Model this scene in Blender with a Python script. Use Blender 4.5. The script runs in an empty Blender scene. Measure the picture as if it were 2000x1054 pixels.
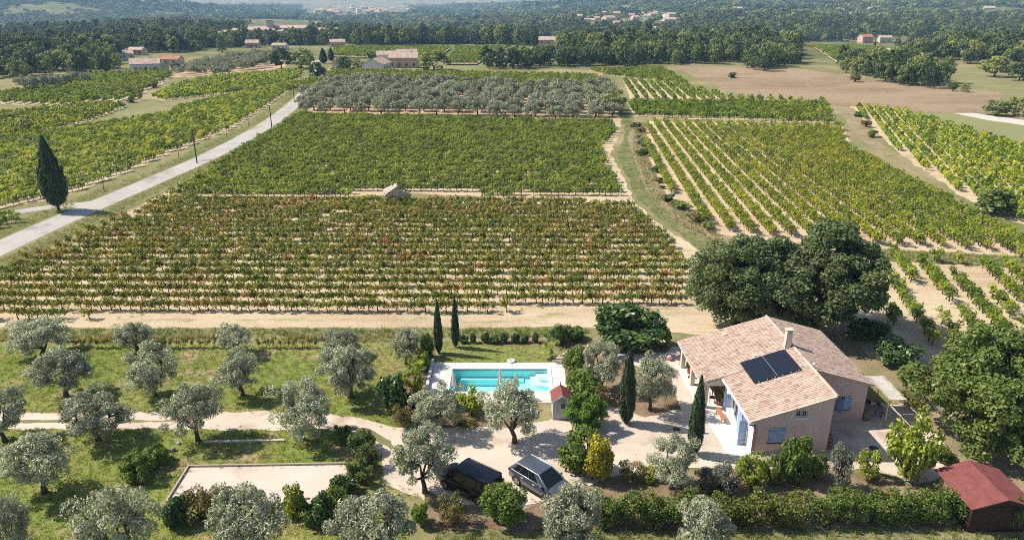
import bpy, bmesh, math, random
import numpy as np
from mathutils import Vector, Matrix, Quaternion
from mathutils.geometry import delaunay_2d_cdt

R = math.radians
rng = np.random.default_rng(7)
random.seed(7)
S = bpy.context.scene
COL = S.collection

# ------------------------------------------------------------------ camera
CAM_H = 30.0
FPX = 1400.0                      # focal length in pixels of the 2000 px wide photograph
PITCH = math.atan(527.0 / 1400.0)
cam_d = bpy.data.cameras.new('camera')
cam = bpy.data.objects.new('camera', cam_d)
COL.objects.link(cam)
cam.location = (0, 0, CAM_H)
cam.rotation_euler = (math.pi / 2 - PITCH, 0, 0)
cam_d.sensor_width = 36.0
cam_d.lens = 36.0 * FPX / 2000.0
cam_d.clip_start = 0.5
cam_d.clip_end = 40000
S.camera = cam

# ------------------------------------------------------------------ sky, sun, exposure
SUN_EL, SUN_AZ = R(47.0), R(-13.0)     # AZ: heading of the shadows, measured from +X
world = bpy.data.worlds.new('World')
S.world = world
world.use_nodes = True
wn = world.node_tree
bg = wn.nodes['Background']
sky = wn.nodes.new('ShaderNodeTexSky')
sky.sky_type = 'NISHITA'
sky.sun_disc = False
sky.sun_elevation = SUN_EL
sky.sun_rotation = math.atan2(-math.cos(SUN_AZ), -math.sin(SUN_AZ))
sky.altitude = 300
wn.links.new(sky.outputs[0], bg.inputs[0])
bg.inputs[1].default_value = 0.105
sun_d = bpy.data.lights.new('sun', 'SUN')
sun_d.energy = 5.0
sun_d.angle = R(0.53)
sun_d.color = (1.0, 0.955, 0.88)
sun = bpy.data.objects.new('sun', sun_d)
COL.objects.link(sun)
_L = Vector((math.cos(SUN_EL) * math.cos(SUN_AZ), math.cos(SUN_EL) * math.sin(SUN_AZ), -math.sin(SUN_EL)))
sun.rotation_euler = _L.to_track_quat('-Z', 'Y').to_euler()
sun.location = (-40, 20, 80)
S.view_settings.view_transform = 'Standard'
S.view_settings.look = 'None'
S.view_settings.gamma = 1
S.view_settings.exposure = 0.5
cy = S.cycles
cy.use_denoising = False
cy.filter_width = 1.0
cy.max_bounces = 6
cy.diffuse_bounces = 3
cy.glossy_bounces = 3
cy.transmission_bounces = 4
cy.transparent_max_bounces = 6
cy.volume_bounces = 0
cy.caustics_reflective = False
cy.caustics_refractive = False
cy.sample_clamp_indirect = 6

# ------------------------------------------------------------------ where things stand
_c, _s = math.cos(PITCH), math.sin(PITCH)
def G(px, py, z=0.0):
    """point at height z on the ground seen at a place in the photograph (2000 x 1054)"""
    u, v = (px - 1000.0) / FPX, -(py - 527.0) / FPX
    dy, dz = _c + v * _s, -_s + v * _c
    t = (z - CAM_H) / dz
    return (u * t, dy * t)
def PR(x, y, z):
    dz = z - CAM_H
    d = y * _c - dz * _s
    return 1000 + FPX * x / d, 527 - FPX * (y * _s + dz * _c) / d, FPX / d
def height_of(x, y, top):
    lo, hi = 0.0, 25.0
    for _ in range(40):
        m = (lo + hi) / 2
        if PR(x, y, m)[1] > top: lo = m
        else: hi = m
    return lo
def GP(*pts): return [G(*p) for p in pts]

def sstep(a, b, x):
    t = np.clip((x - a) / (b - a), 0, 1)
    return t * t * (3 - 2 * t)
_wv = np.random.default_rng(3).uniform(-1, 1, (6, 14, 3))
def wnoise(x, y, L, k=0):
    """smooth noise of wavelength about L, roughly -1..1"""
    o = 0
    for a, b, c in _wv[k % 6]:
        th = a * math.pi
        f = 2 * math.pi / L * (0.7 + 0.5 * abs(b))
        o = o + np.sin((x * math.cos(th) + y * math.sin(th)) * f + c * 9)
    return o / 5.0
def height(x, y):
    x = np.asarray(x, float); y = np.asarray(y, float)
    r = np.hypot(x, y)
    z = -12 * sstep(500, 800, r) + 40 * np.clip((r - 780) / 2000, 0, 1) ** 0.9 * sstep(-0.12, 0.22, x / np.maximum(y, 1))
    z = z - 11 * sstep(900, 1600, r) * (1 - sstep(-0.12, 0.22, x / np.maximum(y, 1)))
    z = z + sstep(430, 1100, r) * 2.2 * wnoise(x, y, 420, 0)
    z = z + 12 * np.exp(-((x + 400) / 210) ** 2 - ((y - 800) / 105) ** 2)      # wooded ridge on the left
    z = z + 9 * np.exp(-((x + 208) / 70) ** 2 - ((y - 655) / 48) ** 2)        # village hill
    z = z + 7 * np.exp(-((x - 620) / 260) ** 2 - ((y - 900) / 200) ** 2)
    z = z + 6 * np.exp(-((x - 120) / 160) ** 2 - ((y - 1150) / 140) ** 2)
    z = z + 190 * np.exp(-((x + 1860) / 520) ** 2 - ((y - 2550) / 520) ** 2)   # big hill, left
    z = z + 12 * np.exp(-((x - 900) / 500) ** 2 - ((y - 1700) / 260) ** 2)
    z = z + 120 * np.exp(-((x - 2600) / 900) ** 2 - ((y - 3300) / 1200) ** 2)
    far = sstep(5400, 9000, y)
    z = z + far * (190 + 55 * wnoise(x, y, 2600, 1) + 25 * wnoise(x, y, 900, 2))
    z = z + sstep(900, 2000, r) * (9 * wnoise(x, y, 620, 3) + 4 * wnoise(x, y, 260, 4))
    return z * sstep(400, 560, r)
def GT(px, py):
    """the same, on the hills: follow the line of sight until it meets the land"""
    u, v = (px - 1000.0) / FPX, -(py - 527.0) / FPX
    d = np.array([u, _c + v * _s, -_s + v * _c]); t = np.geomspace(40, 9000, 900)
    hit = np.nonzero(CAM_H + d[2] * t < height(d[0] * t, d[1] * t))[0]
    k = t[hit[0]] if len(hit) else 4000.0
    return (float(d[0] * k), float(d[1] * k))
def GTP(*pts): return [GT(*p) for p in pts]

# ------------------------------------------------------------------ node helpers
class NT:
    def __init__(self, name):
        self.m = bpy.data.materials.new(name)
        self.m.use_nodes = True
        self.t = self.m.node_tree
        self.bsdf = self.t.nodes['Principled BSDF']
        self.out = self.t.nodes['Material Output']
    def n(self, typ, **kw):
        nd = self.t.nodes.new(typ)
        for k, v in kw.items():
            if isinstance(k, str) and hasattr(nd, k): setattr(nd, k, v)
        return nd
    def l(self, a, b): self.t.links.new(a, b)
    def pos(self):
        if not hasattr(self, '_p'): self._p = self.n('ShaderNodeNewGeometry')
        return self._p.outputs['Position']
    def mapped(self, scale=(1, 1, 1), rot=(0, 0, 0), src=None):
        m = self.n('ShaderNodeMapping')
        m.inputs['Scale'].default_value = scale
        m.inputs['Rotation'].default_value = rot
        self.l(src or self.pos(), m.inputs['Vector'])
        return m.outputs[0]
    def noise(self, scale, detail=4, rough=0.55, vec=None, dist=0.0):
        x = self.n('ShaderNodeTexNoise')
        x.inputs['Scale'].default_value = scale
        x.inputs['Detail'].default_value = detail
        x.inputs['Roughness'].default_value = rough
        x.inputs['Distortion'].default_value = dist
        self.l(vec or self.pos(), x.inputs['Vector'])
        return x.outputs['Fac']
    def vor(self, scale, vec=None, feature='F1', out='Distance'):
        x = self.n('ShaderNodeTexVoronoi', feature=feature)
        x.inputs['Scale'].default_value = scale
        self.l(vec or self.pos(), x.inputs['Vector'])
        return x.outputs[out]
    def ramp(self, fac, stops, interp='LINEAR'):
        r = self.n('ShaderNodeValToRGB')
        r.color_ramp.interpolation = interp
        e = r.color_ramp.elements
        while len(e) < len(stops): e.new(0.5)
        for k, (p, c) in enumerate(stops):
            e[k].position = p
            e[k].color = c if isinstance(c, tuple) and len(c) == 4 else ((*c, 1) if isinstance(c, tuple) else (c, c, c, 1))
        self.l(fac, r.inputs[0])
        return r.outputs[0]
    def mix(self, fac, a, b, blend='MIX'):
        m = self.n('ShaderNodeMix', data_type='RGBA', blend_type=blend)
        for sock, v in ((m.inputs[0], fac), (m.inputs[6], a), (m.inputs[7], b)):
            if isinstance(v, (int, float)): sock.default_value = v
            elif isinstance(v, tuple): sock.default_value = (*v[:3], 1)
            else: self.l(v, sock)
        return m.outputs[2]
    def math(self, op, a, b=0.5, c=0.5):
        m = self.n('ShaderNodeMath', operation=op)
        for k, v in enumerate((a, b, c)):
            if isinstance(v, (int, float)): m.inputs[k].default_value = v
            else: self.l(v, m.inputs[k])
        return m.outputs[0]
    def bump(self, h, strength=0.5, dist=0.05):
        b = self.n('ShaderNodeBump')
        b.inputs['Strength'].default_value = strength
        b.inputs['Distance'].default_value = dist
        self.l(h, b.inputs['Height'])
        self.l(b.outputs[0], self.bsdf.inputs['Normal'])
    def base(self, c, rough=0.85, spec=0.25, metal=0.0):
        if isinstance(c, tuple): self.bsdf.inputs['Base Color'].default_value = (*c[:3], 1)
        else: self.l(c, self.bsdf.inputs['Base Color'])
        self.bsdf.inputs['Roughness'].default_value = rough
        self.bsdf.inputs['Specular IOR Level'].default_value = spec
        self.bsdf.inputs['Metallic'].default_value = metal
        return self.m

def plain(name, c, rough=0.7, spec=0.3, metal=0.0, vary=0.12, scale=6.0, bump=0.0, coat=0.0):
    """one paint or material with slight natural mottling"""
    t = NT(name)
    f = t.noise(scale, 5)
    lo = tuple(x * (1 - vary) for x in c); hi = tuple(min(1, x * (1 + vary)) for x in c)
    t.base(t.ramp(f, [(0.3, lo), (0.7, hi)]), rough, spec, metal)
    if bump: t.bump(f, bump, 0.02)
    if coat:
        t.bsdf.inputs['Coat Weight'].default_value = coat
        t.bsdf.inputs['Coat Roughness'].default_value = 0.04
    return t.m

def patchy(name, cols, big=0.12, small=2.2, fine=14.0, rough=0.95, bump=0.6, bd=0.06, stretch=(1, 1, 1), rot=0.0, spots=None):
    """natural ground: three tones mixed by noise at several sizes"""
    t = NT(name)
    v = t.mapped(stretch, (0, 0, rot))
    a = t.noise(big, 5, 0.6, v, 0.4); b = t.noise(small, 5, 0.65, v); c = t.noise(fine, 3, 0.7, v)
    f = t.math('ADD', t.math('MULTIPLY', a, 0.55), t.math('ADD', t.math('MULTIPLY', b, 0.30), t.math('MULTIPLY', c, 0.15)))
    n = len(cols)
    col = t.ramp(f, [(0.36 + 0.28 * k / (n - 1), cc) for k, cc in enumerate(cols)])
    if spots:
        sc, sp = spots
        col = t.mix(t.ramp(t.noise(sc, 4, 0.6, v), [(0.56, 0.0), (0.68, 1.0)]), col, sp)
    fl = t.ramp(c, [(0.25, 0.72), (0.75, 1.22)])
    col = t.mix(1.0, col, fl, 'MULTIPLY')
    t.base(col, rough, 0.1)
    t.bump(t.math('ADD', b, c), bump, bd)
    return t.m

def leafmat(name, cols, trans=0.3, vary=(0.75, 1.2), rough=0.55, patch=None, field=None, tint=(1.25, 1.2, 0.5)):
    """leaves: tone by leaf (islands), by plant (object random) and by place in the field"""
    t = NT(name)
    g = t.n('ShaderNodeNewGeometry'); oi = t.n('ShaderNodeObjectInfo')
    col = t.ramp(g.outputs['Random Per Island'], [(k / (len(cols) - 1), c) for k, c in enumerate(cols)])
    if field:                                   # (scale, stops): autumn colour that runs through the field
        sc, stops, w = field
        nz = t.noise(sc, 3, 0.6, oi.outputs['Location'])
        f = t.math('ADD', t.math('MULTIPLY', nz, w), t.math('MULTIPLY', oi.outputs['Random'], 1 - w))
        col = t.mix(0.62, col, t.ramp(f, stops))
    if patch:                                   # (lo, hi, colour): a few plants turn this colour
        lo, hi, pc = patch
        col = t.mix(t.ramp(oi.outputs['Random'], [(lo, 0.0), (hi, 1.0)]), col, pc)
    rr = t.ramp(oi.outputs['Random'], [(0.0, vary[0]), (1.0, vary[1])])
    col = t.mix(1.0, col, rr, 'MULTIPLY')
    t.base(col, rough, 0.25)
    tr = t.n('ShaderNodeBsdfTranslucent')
    t.l(t.mix(1.0, col, tint, 'MULTIPLY'), tr.inputs[0])
    mx = t.n('ShaderNodeMixShader'); mx.inputs[0].default_value = trans
    t.l(t.bsdf.outputs[0], mx.inputs[1]); t.l(tr.outputs[0], mx.inputs[2])
    t.l(mx.outputs[0], t.out.inputs[0])
    return t.m

# ------------------------------------------------------------------ object helpers
def tag(o, label=None, cat=None, group=None, kind=None):
    if label: o['label'] = label
    if cat: o['category'] = cat
    if group: o['group'] = group
    if kind: o['kind'] = kind
    return o
def thing(name, label, cat, loc=(0, 0, 0), rz=0.0, group=None, scale=None):
    o = bpy.data.objects.new(name, None)
    o.empty_display_size = 0.2
    COL.objects.link(o)
    o.location = loc; o.rotation_euler = (0, 0, rz)
    if scale: o.scale = scale
    return tag(o, label, cat, group)
def link(name, me, parent=None):
    o = bpy.data.objects.new(name, me)
    COL.objects.link(o)
    if parent: o.parent = parent
    return o
def mesh(name, v, f, mats, smooth=False, midx=None):
    me = bpy.data.meshes.new(name)
    if isinstance(v, np.ndarray) and isinstance(f, np.ndarray):
        nv, nf, k = len(v), len(f), f.shape[1]
        me.vertices.add(nv); me.vertices.foreach_set('co', v.astype(np.float32).ravel())
        me.loops.add(nf * k); me.loops.foreach_set('vertex_index', f.astype(np.int32).ravel())
        me.polygons.add(nf); me.polygons.foreach_set('loop_start', np.arange(0, nf * k, k, dtype=np.int32))
        if midx is not None: me.polygons.foreach_set('material_index', np.asarray(midx, np.int32))
        me.update(calc_edges=True)
    else:
        me.from_pydata([tuple(p) for p in v], [], [tuple(p) for p in f])
        if midx is not None: me.polygons.foreach_set('material_index', np.asarray(midx, np.int32))
        me.update()
    for m in (mats if isinstance(mats, (list, tuple)) else [mats]): me.materials.append(m)
    if smooth: me.polygons.foreach_set('use_smooth', np.ones(len(me.polygons), bool))
    return me

class MB:
    """collects shapes into one mesh"""
    def __init__(self): self.v = []; self.f = []
    def add(self, vs, fs):
        b = len(self.v); self.v += [tuple(p) for p in vs]; self.f += [tuple(b + i for i in q) for q in fs]; return self
    def box(self, x0, x1, y0, y1, z0, z1):
        return self.add([(x0, y0, z0), (x1, y0, z0), (x1, y1, z0), (x0, y1, z0), (x0, y0, z1), (x1, y0, z1), (x1, y1, z1), (x0, y1, z1)],
                        [(0, 3, 2, 1), (4, 5, 6, 7), (0, 1, 5, 4), (1, 2, 6, 5), (2, 3, 7, 6), (3, 0, 4, 7)])
    def obox(self, p, size, M=None):
        hx, hy, hz = size[0] / 2, size[1] / 2, size[2] / 2
        M = M or Matrix()
        vs = [Vector(p) + M.to_3x3() @ Vector((sx * hx, sy * hy, sz * hz)) for sz in (-1, 1) for sx, sy in ((-1, -1), (1, -1), (1, 1), (-1, 1))]
        return self.add(vs, [(0, 3, 2, 1), (4, 5, 6, 7), (0, 1, 5, 4), (1, 2, 6, 5), (2, 3, 7, 6), (3, 0, 4, 7)])
    def tube(self, path, rad, n=6, cap=True):
        path = [Vector(p) for p in path]
        rad = rad if isinstance(rad, (list, tuple)) else [rad] * len(path)
        b = len(self.v); up = None
        for i, p in enumerate(path):
            d = (path[min(i + 1, len(path) - 1)] - path[max(i - 1, 0)]).normalized()
            a = d.cross(Vector((0.13, 0.27, 1)) if abs(d.z) < 0.93 else Vector((1, 0.1, 0))).normalized()
            if up is not None:
                a = (up - d * up.dot(d)); a = a.normalized() if a.length > 1e-4 else d.orthogonal().normalized()
            up = a; c = d.cross(a)
            for k in range(n):
                t = 2 * math.pi * k / n
                self.v.append(tuple(p + (a * math.cos(t) + c * math.sin(t)) * rad[i]))
        for i in range(len(path) - 1):
            for k in range(n):
                k2 = (k + 1) % n
                self.f.append((b + i * n + k, b + i * n + k2, b + (i + 1) * n + k2, b + (i + 1) * n + k))
        if cap:
            self.f.append(tuple(b + k for k in range(n))[::-1])
            self.f.append(tuple(b + (len(path) - 1) * n + k for k in range(n)))
        return self
    def prism(self, poly, z0, z1):
        """polygon in xy pushed up from z0 to z1 (convex or simple)"""
        n = len(poly)
        self.add([(x, y, z0) for x, y in poly] + [(x, y, z1) for x, y in poly],
                 [tuple(range(n))[::-1], tuple(range(n, 2 * n))] + [(i, (i + 1) % n, n + (i + 1) % n, n + i) for i in range(n)])
        return self
    def sphere(self, p, r, nu=12, nv=8, sq=(1, 1, 1)):
        b = len(self.v)
        for j in range(1, nv):
            ph = math.pi * j / nv
            for i in range(nu):
                t = 2 * math.pi * i / nu
                self.v.append((p[0] + r * sq[0] * math.sin(ph) * math.cos(t), p[1] + r * sq[1] * math.sin(ph) * math.sin(t), p[2] + r * sq[2] * math.cos(ph)))
        self.v.append((p[0], p[1], p[2] + r * sq[2])); self.v.append((p[0], p[1], p[2] - r * sq[2]))
        T, Bm = len(self.v) - 2, len(self.v) - 1
        for j in range(nv - 2):
            for i in range(nu):
                i2 = (i + 1) % nu
                self.f.append((b + j * nu + i, b + (j + 1) * nu + i, b + (j + 1) * nu + i2, b + j * nu + i2))
        for i in range(nu):
            i2 = (i + 1) % nu
            self.f.append((T, b + i, b + i2)); self.f.append((Bm, b + (nv - 2) * nu + i2, b + (nv - 2) * nu + i))
        return self
    def lathe(self, p, prof, n=14):
        b = len(self.v)
        for r, z in prof:
            for k in range(n):
                t = 2 * math.pi * k / n
                self.v.append((p[0] + r * math.cos(t), p[1] + r * math.sin(t), p[2] + z))
        m = len(prof)
        for i in range(m - 1):
            for k in range(n):
                k2 = (k + 1) % n
                self.f.append((b + i * n + k, b + i * n + k2, b + (i + 1) * n + k2, b + (i + 1) * n + k))
        self.f.append(tuple(b + k for k in range(n))[::-1]); self.f.append(tuple(b + (m - 1) * n + k for k in range(n)))
        return self
    def build(self, name, mat, parent=None, smooth=False, bevel=0.0):
        me = mesh(name, self.v, self.f, mat, smooth)
        o = link(name, me, parent)
        if bevel:
            md = o.modifiers.new('bevel', 'BEVEL'); md.width = bevel; md.segments = 2; md.limit_method = 'ANGLE'
        return o

def in_poly(x, y, poly):
    x = np.asarray(x, float); y = np.asarray(y, float)
    ins = np.zeros(x.shape, bool)
    n = len(poly)
    for i in range(n):
        x0, y0 = poly[i]; x1, y1 = poly[(i + 1) % n]
        if y0 == y1: continue
        c = ((y0 > y) != (y1 > y)) & (x < (x1 - x0) * (y - y0) / (y1 - y0) + x0)
        ins ^= c
    return ins
def resample(poly, step, wob, closed=True):
    out = []
    n = len(poly)
    for i in range(n if closed else n - 1):
        a, b = np.array(poly[i]), np.array(poly[(i + 1) % n])
        L = np.linalg.norm(b - a); k = max(1, int(L / step))
        nrm = np.array([-(b - a)[1], (b - a)[0]]) / max(L, 1e-6)
        for j in range(k):
            p = a + (b - a) * j / k
            w = wob * (0.6 * math.sin(p[0] * 1.7 + p[1] * 1.1) + 0.5 * math.sin(p[0] * 0.53 - p[1] * 0.71 + 1) + 0.5 * rng.uniform(-1, 1))
            out.append(tuple(p + nrm * w))
    return out
def smooth_poly(pts, it=2):
    for _ in range(it):
        q = []
        for i in range(len(pts)):
            a, b = np.array(pts[i]), np.array(pts[(i + 1) % len(pts)])
            q += [tuple(a * .75 + b * .25), tuple(a * .25 + b * .75)]
        pts = q
    return pts
def sheet(name, poly, z, mat, step=0.8, wob=0.15, grid=None, parent=None, kind='structure', drape=False):
    p = resample(poly, step, wob) if step else list(poly)
    vs = [Vector(q) for q in p]
    n = len(vs)
    if grid:
        xs = [q[0] for q in p]; ys = [q[1] for q in p]
        gx, gy = np.meshgrid(np.arange(min(xs), max(xs), grid), np.arange(min(ys), max(ys), grid))
        ok = in_poly(gx, gy, p)
        vs += [Vector(q) for q in zip(gx[ok], gy[ok])]
    res = delaunay_2d_cdt(vs, [], [list(range(n))], 1, 1e-5)
    v2 = np.array([(q.x, q.y) for q in res[0]])
    zz = np.full(len(v2), z) + (height(v2[:, 0], v2[:, 1]) if drape else 0)
    fs = []
    for f in res[2]:
        a, b, c = [v2[i] for i in f[:3]]
        fs.append(tuple(f) if np.cross(b - a, c - a) > 0 else tuple(f)[::-1])
    me = mesh(name, [(a[0], a[1], c) for a, c in zip(v2, zz)], fs, mat)
    o = link(name, me, parent)
    if kind: o['kind'] = kind
    return o

# scatter: one object, its instances placed by geometry nodes (for what nobody could count)
def scatter(name, pts, rot, scale, protos, label=None, cat=None, tilt=0.0, sz=None):
    pts = np.asarray(pts, np.float32)
    me = bpy.data.meshes.new(name)
    me.vertices.add(len(pts)); me.vertices.foreach_set('co', pts.ravel())
    rv = np.zeros((len(pts), 3), np.float32); rv[:, 2] = rot
    if tilt: rv[:, :2] = rng.normal(0, tilt, (len(pts), 2))
    sv = np.repeat(np.asarray(scale, np.float32)[:, None], 3, 1)
    if sz is not None: sv[:, 2] *= sz
    a = me.attributes.new('rot', 'FLOAT_VECTOR', 'POINT'); a.data.foreach_set('vector', rv.ravel())
    a = me.attributes.new('scl', 'FLOAT_VECTOR', 'POINT'); a.data.foreach_set('vector', sv.ravel())
    a = me.attributes.new('pick', 'INT', 'POINT'); a.data.foreach_set('value', rng.integers(0, len(protos), len(pts)).astype(np.int32))
    o = link(name, me)
    c = bpy.data.collections.new(name + '_kinds')
    for p in protos: c.objects.link(p)
    g = bpy.data.node_groups.new(name, 'GeometryNodeTree')
    g.interface.new_socket('Geometry', in_out='INPUT', socket_type='NodeSocketGeometry')
    g.interface.new_socket('Geometry', in_out='OUTPUT', socket_type='NodeSocketGeometry')
    gi = g.nodes.new('NodeGroupInput'); go = g.nodes.new('NodeGroupOutput')
    ci = g.nodes.new('GeometryNodeCollectionInfo')
    ci.inputs['Collection'].default_value = c
    ci.inputs['Separate Children'].default_value = True
    ci.inputs['Reset Children'].default_value = True
    ip = g.nodes.new('GeometryNodeInstanceOnPoints')
    ip.inputs['Pick Instance'].default_value = True
    def att(nm, ty):
        a = g.nodes.new('GeometryNodeInputNamedAttribute'); a.data_type = ty
        a.inputs['Name'].default_value = nm
        return a.outputs['Attribute']
    g.links.new(gi.outputs[0], ip.inputs['Points'])
    g.links.new(ci.outputs[0], ip.inputs['Instance'])
    g.links.new(att('pick', 'INT'), ip.inputs['Instance Index'])
    e2r = g.nodes.new('FunctionNodeEulerToRotation')
    g.links.new(att('rot', 'FLOAT_VECTOR'), e2r.inputs[0])
    g.links.new(e2r.outputs[0], ip.inputs['Rotation'])
    g.links.new(att('scl', 'FLOAT_VECTOR'), ip.inputs['Scale'])
    g.links.new(ip.outputs[0], go.inputs[0])
    md = o.modifiers.new('scatter', 'NODES'); md.node_group = g
    return tag(o, label, cat, None, 'stuff')
def kindobj(name, me):
    return bpy.data.objects.new(name, me)       # never linked: only a shape for scatter()

# ------------------------------------------------------------------ foliage helpers
def unit(a): return a / np.maximum(np.linalg.norm(a, axis=-1, keepdims=True), 1e-6)
def leaves(cen, nrm, L, W, r, jit=0.6, droop=None):
    """diamond-shaped leaves; returns verts, quads"""
    N = len(cen)
    n = unit(nrm + jit * r.normal(0, 1, (N, 3)))
    t = r.normal(0, 1, (N, 3))
    if droop is not None: t = t * 0.55 + droop
    t = unit(t - n * (t * n).sum(1, keepdims=True))
    b = np.cross(n, t)
    s = r.uniform(0.7, 1.3, (N, 1))
    l = t * L * s / 2; w = b * W * s / 2
    v = np.stack([cen - l, cen + w + l * 0.15, cen + l, cen - w + l * 0.15], 1).reshape(-1, 3)
    return v, np.arange(4 * N).reshape(-1, 4)
def shell(c, rad, n, r, fill=0.55, low=-0.6):
    """points in the outer part of an ellipsoid, with outward directions"""
    d = unit(r.normal(0, 1, (int(n * 1.6) + 8, 3)))
    d = d[d[:, 2] > low][:n]
    q = r.uniform(fill, 1.0, (len(d), 1)) ** 0.7
    return np.asarray(c) + d * q * np.asarray(rad), d
def clump_crown(clumps, per, L, W, r, jit=0.6, low=-0.7, up=0.35, droop=None, outward=0.0, cc=None):
    C, D = [], []
    for c, rad in clumps:
        p, d = shell(c, rad, per, r, 0.45, low)
        C.append(p); D.append(d)
    C = np.concatenate(C); D = np.concatenate(D)
    D = unit(D + np.array([0, 0, up]))
    return leaves(C, D, L, W, r, jit, droop)

# ================================================================== LAND
POOL = (-5.15, 3.05, 51.35, 55.15)      # x0, x1, y0, y1 of the basin opening
DECK = (-6.85, 4.42, 49.7, 56.35)

M_ground = NT('ground_mix')
def _ground():
    t = M_ground
    a = t.noise(0.035, 6, 0.6, None, 0.5); b = t.noise(1.3, 5, 0.65); c = t.noise(9.0, 3, 0.7)
    f = t.math('ADD', t.math('MULTIPLY', a, 0.6), t.math('ADD', t.math('MULTIPLY', b, 0.25), t.math('MULTIPLY', c, 0.15)))
    near = t.ramp(f, [(0.36, (0.125, 0.150, 0.040)), (0.48, (0.215, 0.200, 0.085)), (0.58, (0.34, 0.275, 0.155)), (0.68, (0.44, 0.34, 0.21))])
    fa = t.noise(0.006, 6, 0.65, None, 0.6); fb = t.noise(0.05, 5, 0.7)
    g = t.math('ADD', t.math('MULTIPLY', fa, 0.6), t.math('MULTIPLY', fb, 0.4))
    far = t.ramp(g, [(0.36, (0.055, 0.075, 0.026)), (0.47, (0.105, 0.125, 0.045)), (0.55, (0.18, 0.18, 0.075)), (0.64, (0.34, 0.285, 0.165))])
    sx = t.n('ShaderNodeSeparateXYZ'); t.l(t.pos(), sx.inputs[0])
    fm = t.ramp(t.math('DIVIDE', sx.outputs[1], 1000.0), [(0.30, 0.0), (0.46, 1.0)])
    col = t.mix(fm, near, far)
    t.base(t.mix(1.0, col, t.ramp(c, [(0.25, 0.75), (0.75, 1.2)]), 'MULTIPLY'), 0.95, 0.1)
    t.bump(t.math('ADD', b, c), 0.6, 0.08)
_ground()

def ground_sheet():
    def lines(lo, hi, start, grow, extra):
        out = [0.0]; s = start
        while out[-1] < hi: out.append(out[-1] + s); s *= grow
        neg = [0.0]; s = start
        while neg[-1] > lo: neg.append(neg[-1] - s); s *= grow
        return np.unique(np.round(np.array(sorted(out + neg[1:] + list(extra))), 3))
    xs = lines(-9500, 9500, 6.0, 1.030, POOL[:2])
    ys = np.unique(np.round(np.concatenate([np.arange(-90, 0, 15.0), lines(0, 11500, 5.0, 1.020, POOL[2:])]), 3))
    X, Y = np.meshgrid(xs, ys)
    Z = height(X, Y)
    nx, ny = len(xs), len(ys)
    v = np.stack([X, Y, Z], -1).reshape(-1, 3)
    i, j = np.meshgrid(np.arange(nx - 1), np.arange(ny - 1))
    a = (j * nx + i)
    f = np.stack([a, a + 1, a + nx + 1, a + nx], -1).reshape(-1, 4)
    cx = (X[:-1, :-1] + X[1:, 1:]).ravel() / 2; cyy = (Y[:-1, :-1] + Y[1:, 1:]).ravel() / 2
    hole = (cx > POOL[0]) & (cx < POOL[1]) & (cyy > POOL[2]) & (cyy < POOL[3])
    o = link('ground', mesh('ground', v, f[~hole], M_ground.m, smooth=True))
    tag(o, kind='structure')
ground_sheet()

M_soil = patchy('tilled_soil', [(0.408, 0.305, 0.192), (0.540, 0.428, 0.285), (0.612, 0.503, 0.349)], 0.10, 0.9, 9, bump=0.9, bd=0.08, stretch=(0.35, 1.3, 1), spots=(0.5, (0.34, 0.30, 0.14)))
M_soil_pink = patchy('tilled_soil_reddish', [(0.424, 0.305, 0.193), (0.545, 0.420, 0.283), (0.606, 0.483, 0.351)], 0.10, 0.9, 9, bump=0.8, bd=0.08)
M_lawn = patchy('lawn', [(0.123, 0.181, 0.030), (0.176, 0.225, 0.046), (0.252, 0.248, 0.080), (0.421, 0.319, 0.189)], 0.10, 1.5, 10, bump=0.8, bd=0.07, spots=(0.30, (0.384, 0.280, 0.170)))
M_lawn_pool = patchy('lawn_by_pool', [(0.161, 0.207, 0.046), (0.230, 0.247, 0.075), (0.333, 0.299, 0.132)], 0.25, 2.0, 12, bump=0.8, bd=0.06)
M_margin = patchy('field_margin', [(0.155, 0.180, 0.055), (0.225, 0.215, 0.095), (0.34, 0.29, 0.17)], 0.16, 1.4, 8, bump=0.8, bd=0.1, stretch=(0.4, 1.6, 1))
M_gravel = patchy('pale_gravel', [(0.493, 0.405, 0.324), (0.593, 0.495, 0.409), (0.667, 0.570, 0.479)], 0.22, 5.0, 26, rough=0.95, bump=0.55, bd=0.03, spots=(0.28, (0.42, 0.34, 0.265)))
M_court = patchy('court_gravel', [(0.541, 0.445, 0.366), (0.608, 0.510, 0.427), (0.645, 0.550, 0.465)], 0.3, 5.0, 30, rough=0.95, bump=0.4, bd=0.02, spots=(0.35, (0.50, 0.42, 0.345)))
M_road = patchy('worn_asphalt', [(0.346, 0.319, 0.287), (0.415, 0.386, 0.351), (0.473, 0.437, 0.394)], 0.12, 1.2, 18, rough=0.9, bump=0.25, bd=0.02, spots=(0.16, (0.27, 0.255, 0.235)))
M_verge = patchy('road_verge', [(0.11, 0.155, 0.035), (0.19, 0.195, 0.075), (0.35, 0.29, 0.165)], 0.12, 1.1, 9, bump=0.9, bd=0.1, stretch=(1.6, 0.4, 1))
M_track = patchy('grass_track', [(0.10, 0.135, 0.04), (0.17, 0.185, 0.065), (0.30, 0.26, 0.13)], 0.25, 1.1, 9, bump=0.8, bd=0.1)
M_brown = patchy('ploughed_field', [(0.215, 0.139, 0.085), (0.305, 0.219, 0.134), (0.377, 0.285, 0.177), (0.325, 0.285, 0.137)], 0.03, 0.55, 4, bump=1.0, bd=0.3, stretch=(0.6, 1.2, 1))
M_green = patchy('mown_field', [(0.19, 0.205, 0.085), (0.23, 0.235, 0.10), (0.28, 0.26, 0.12)], 0.05, 0.8, 6, bump=0.6, bd=0.1)
M_white_track = patchy('white_track', [(0.47, 0.42, 0.36), (0.56, 0.50, 0.44), (0.60, 0.55, 0.48)], 0.3, 2, 12)
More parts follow.
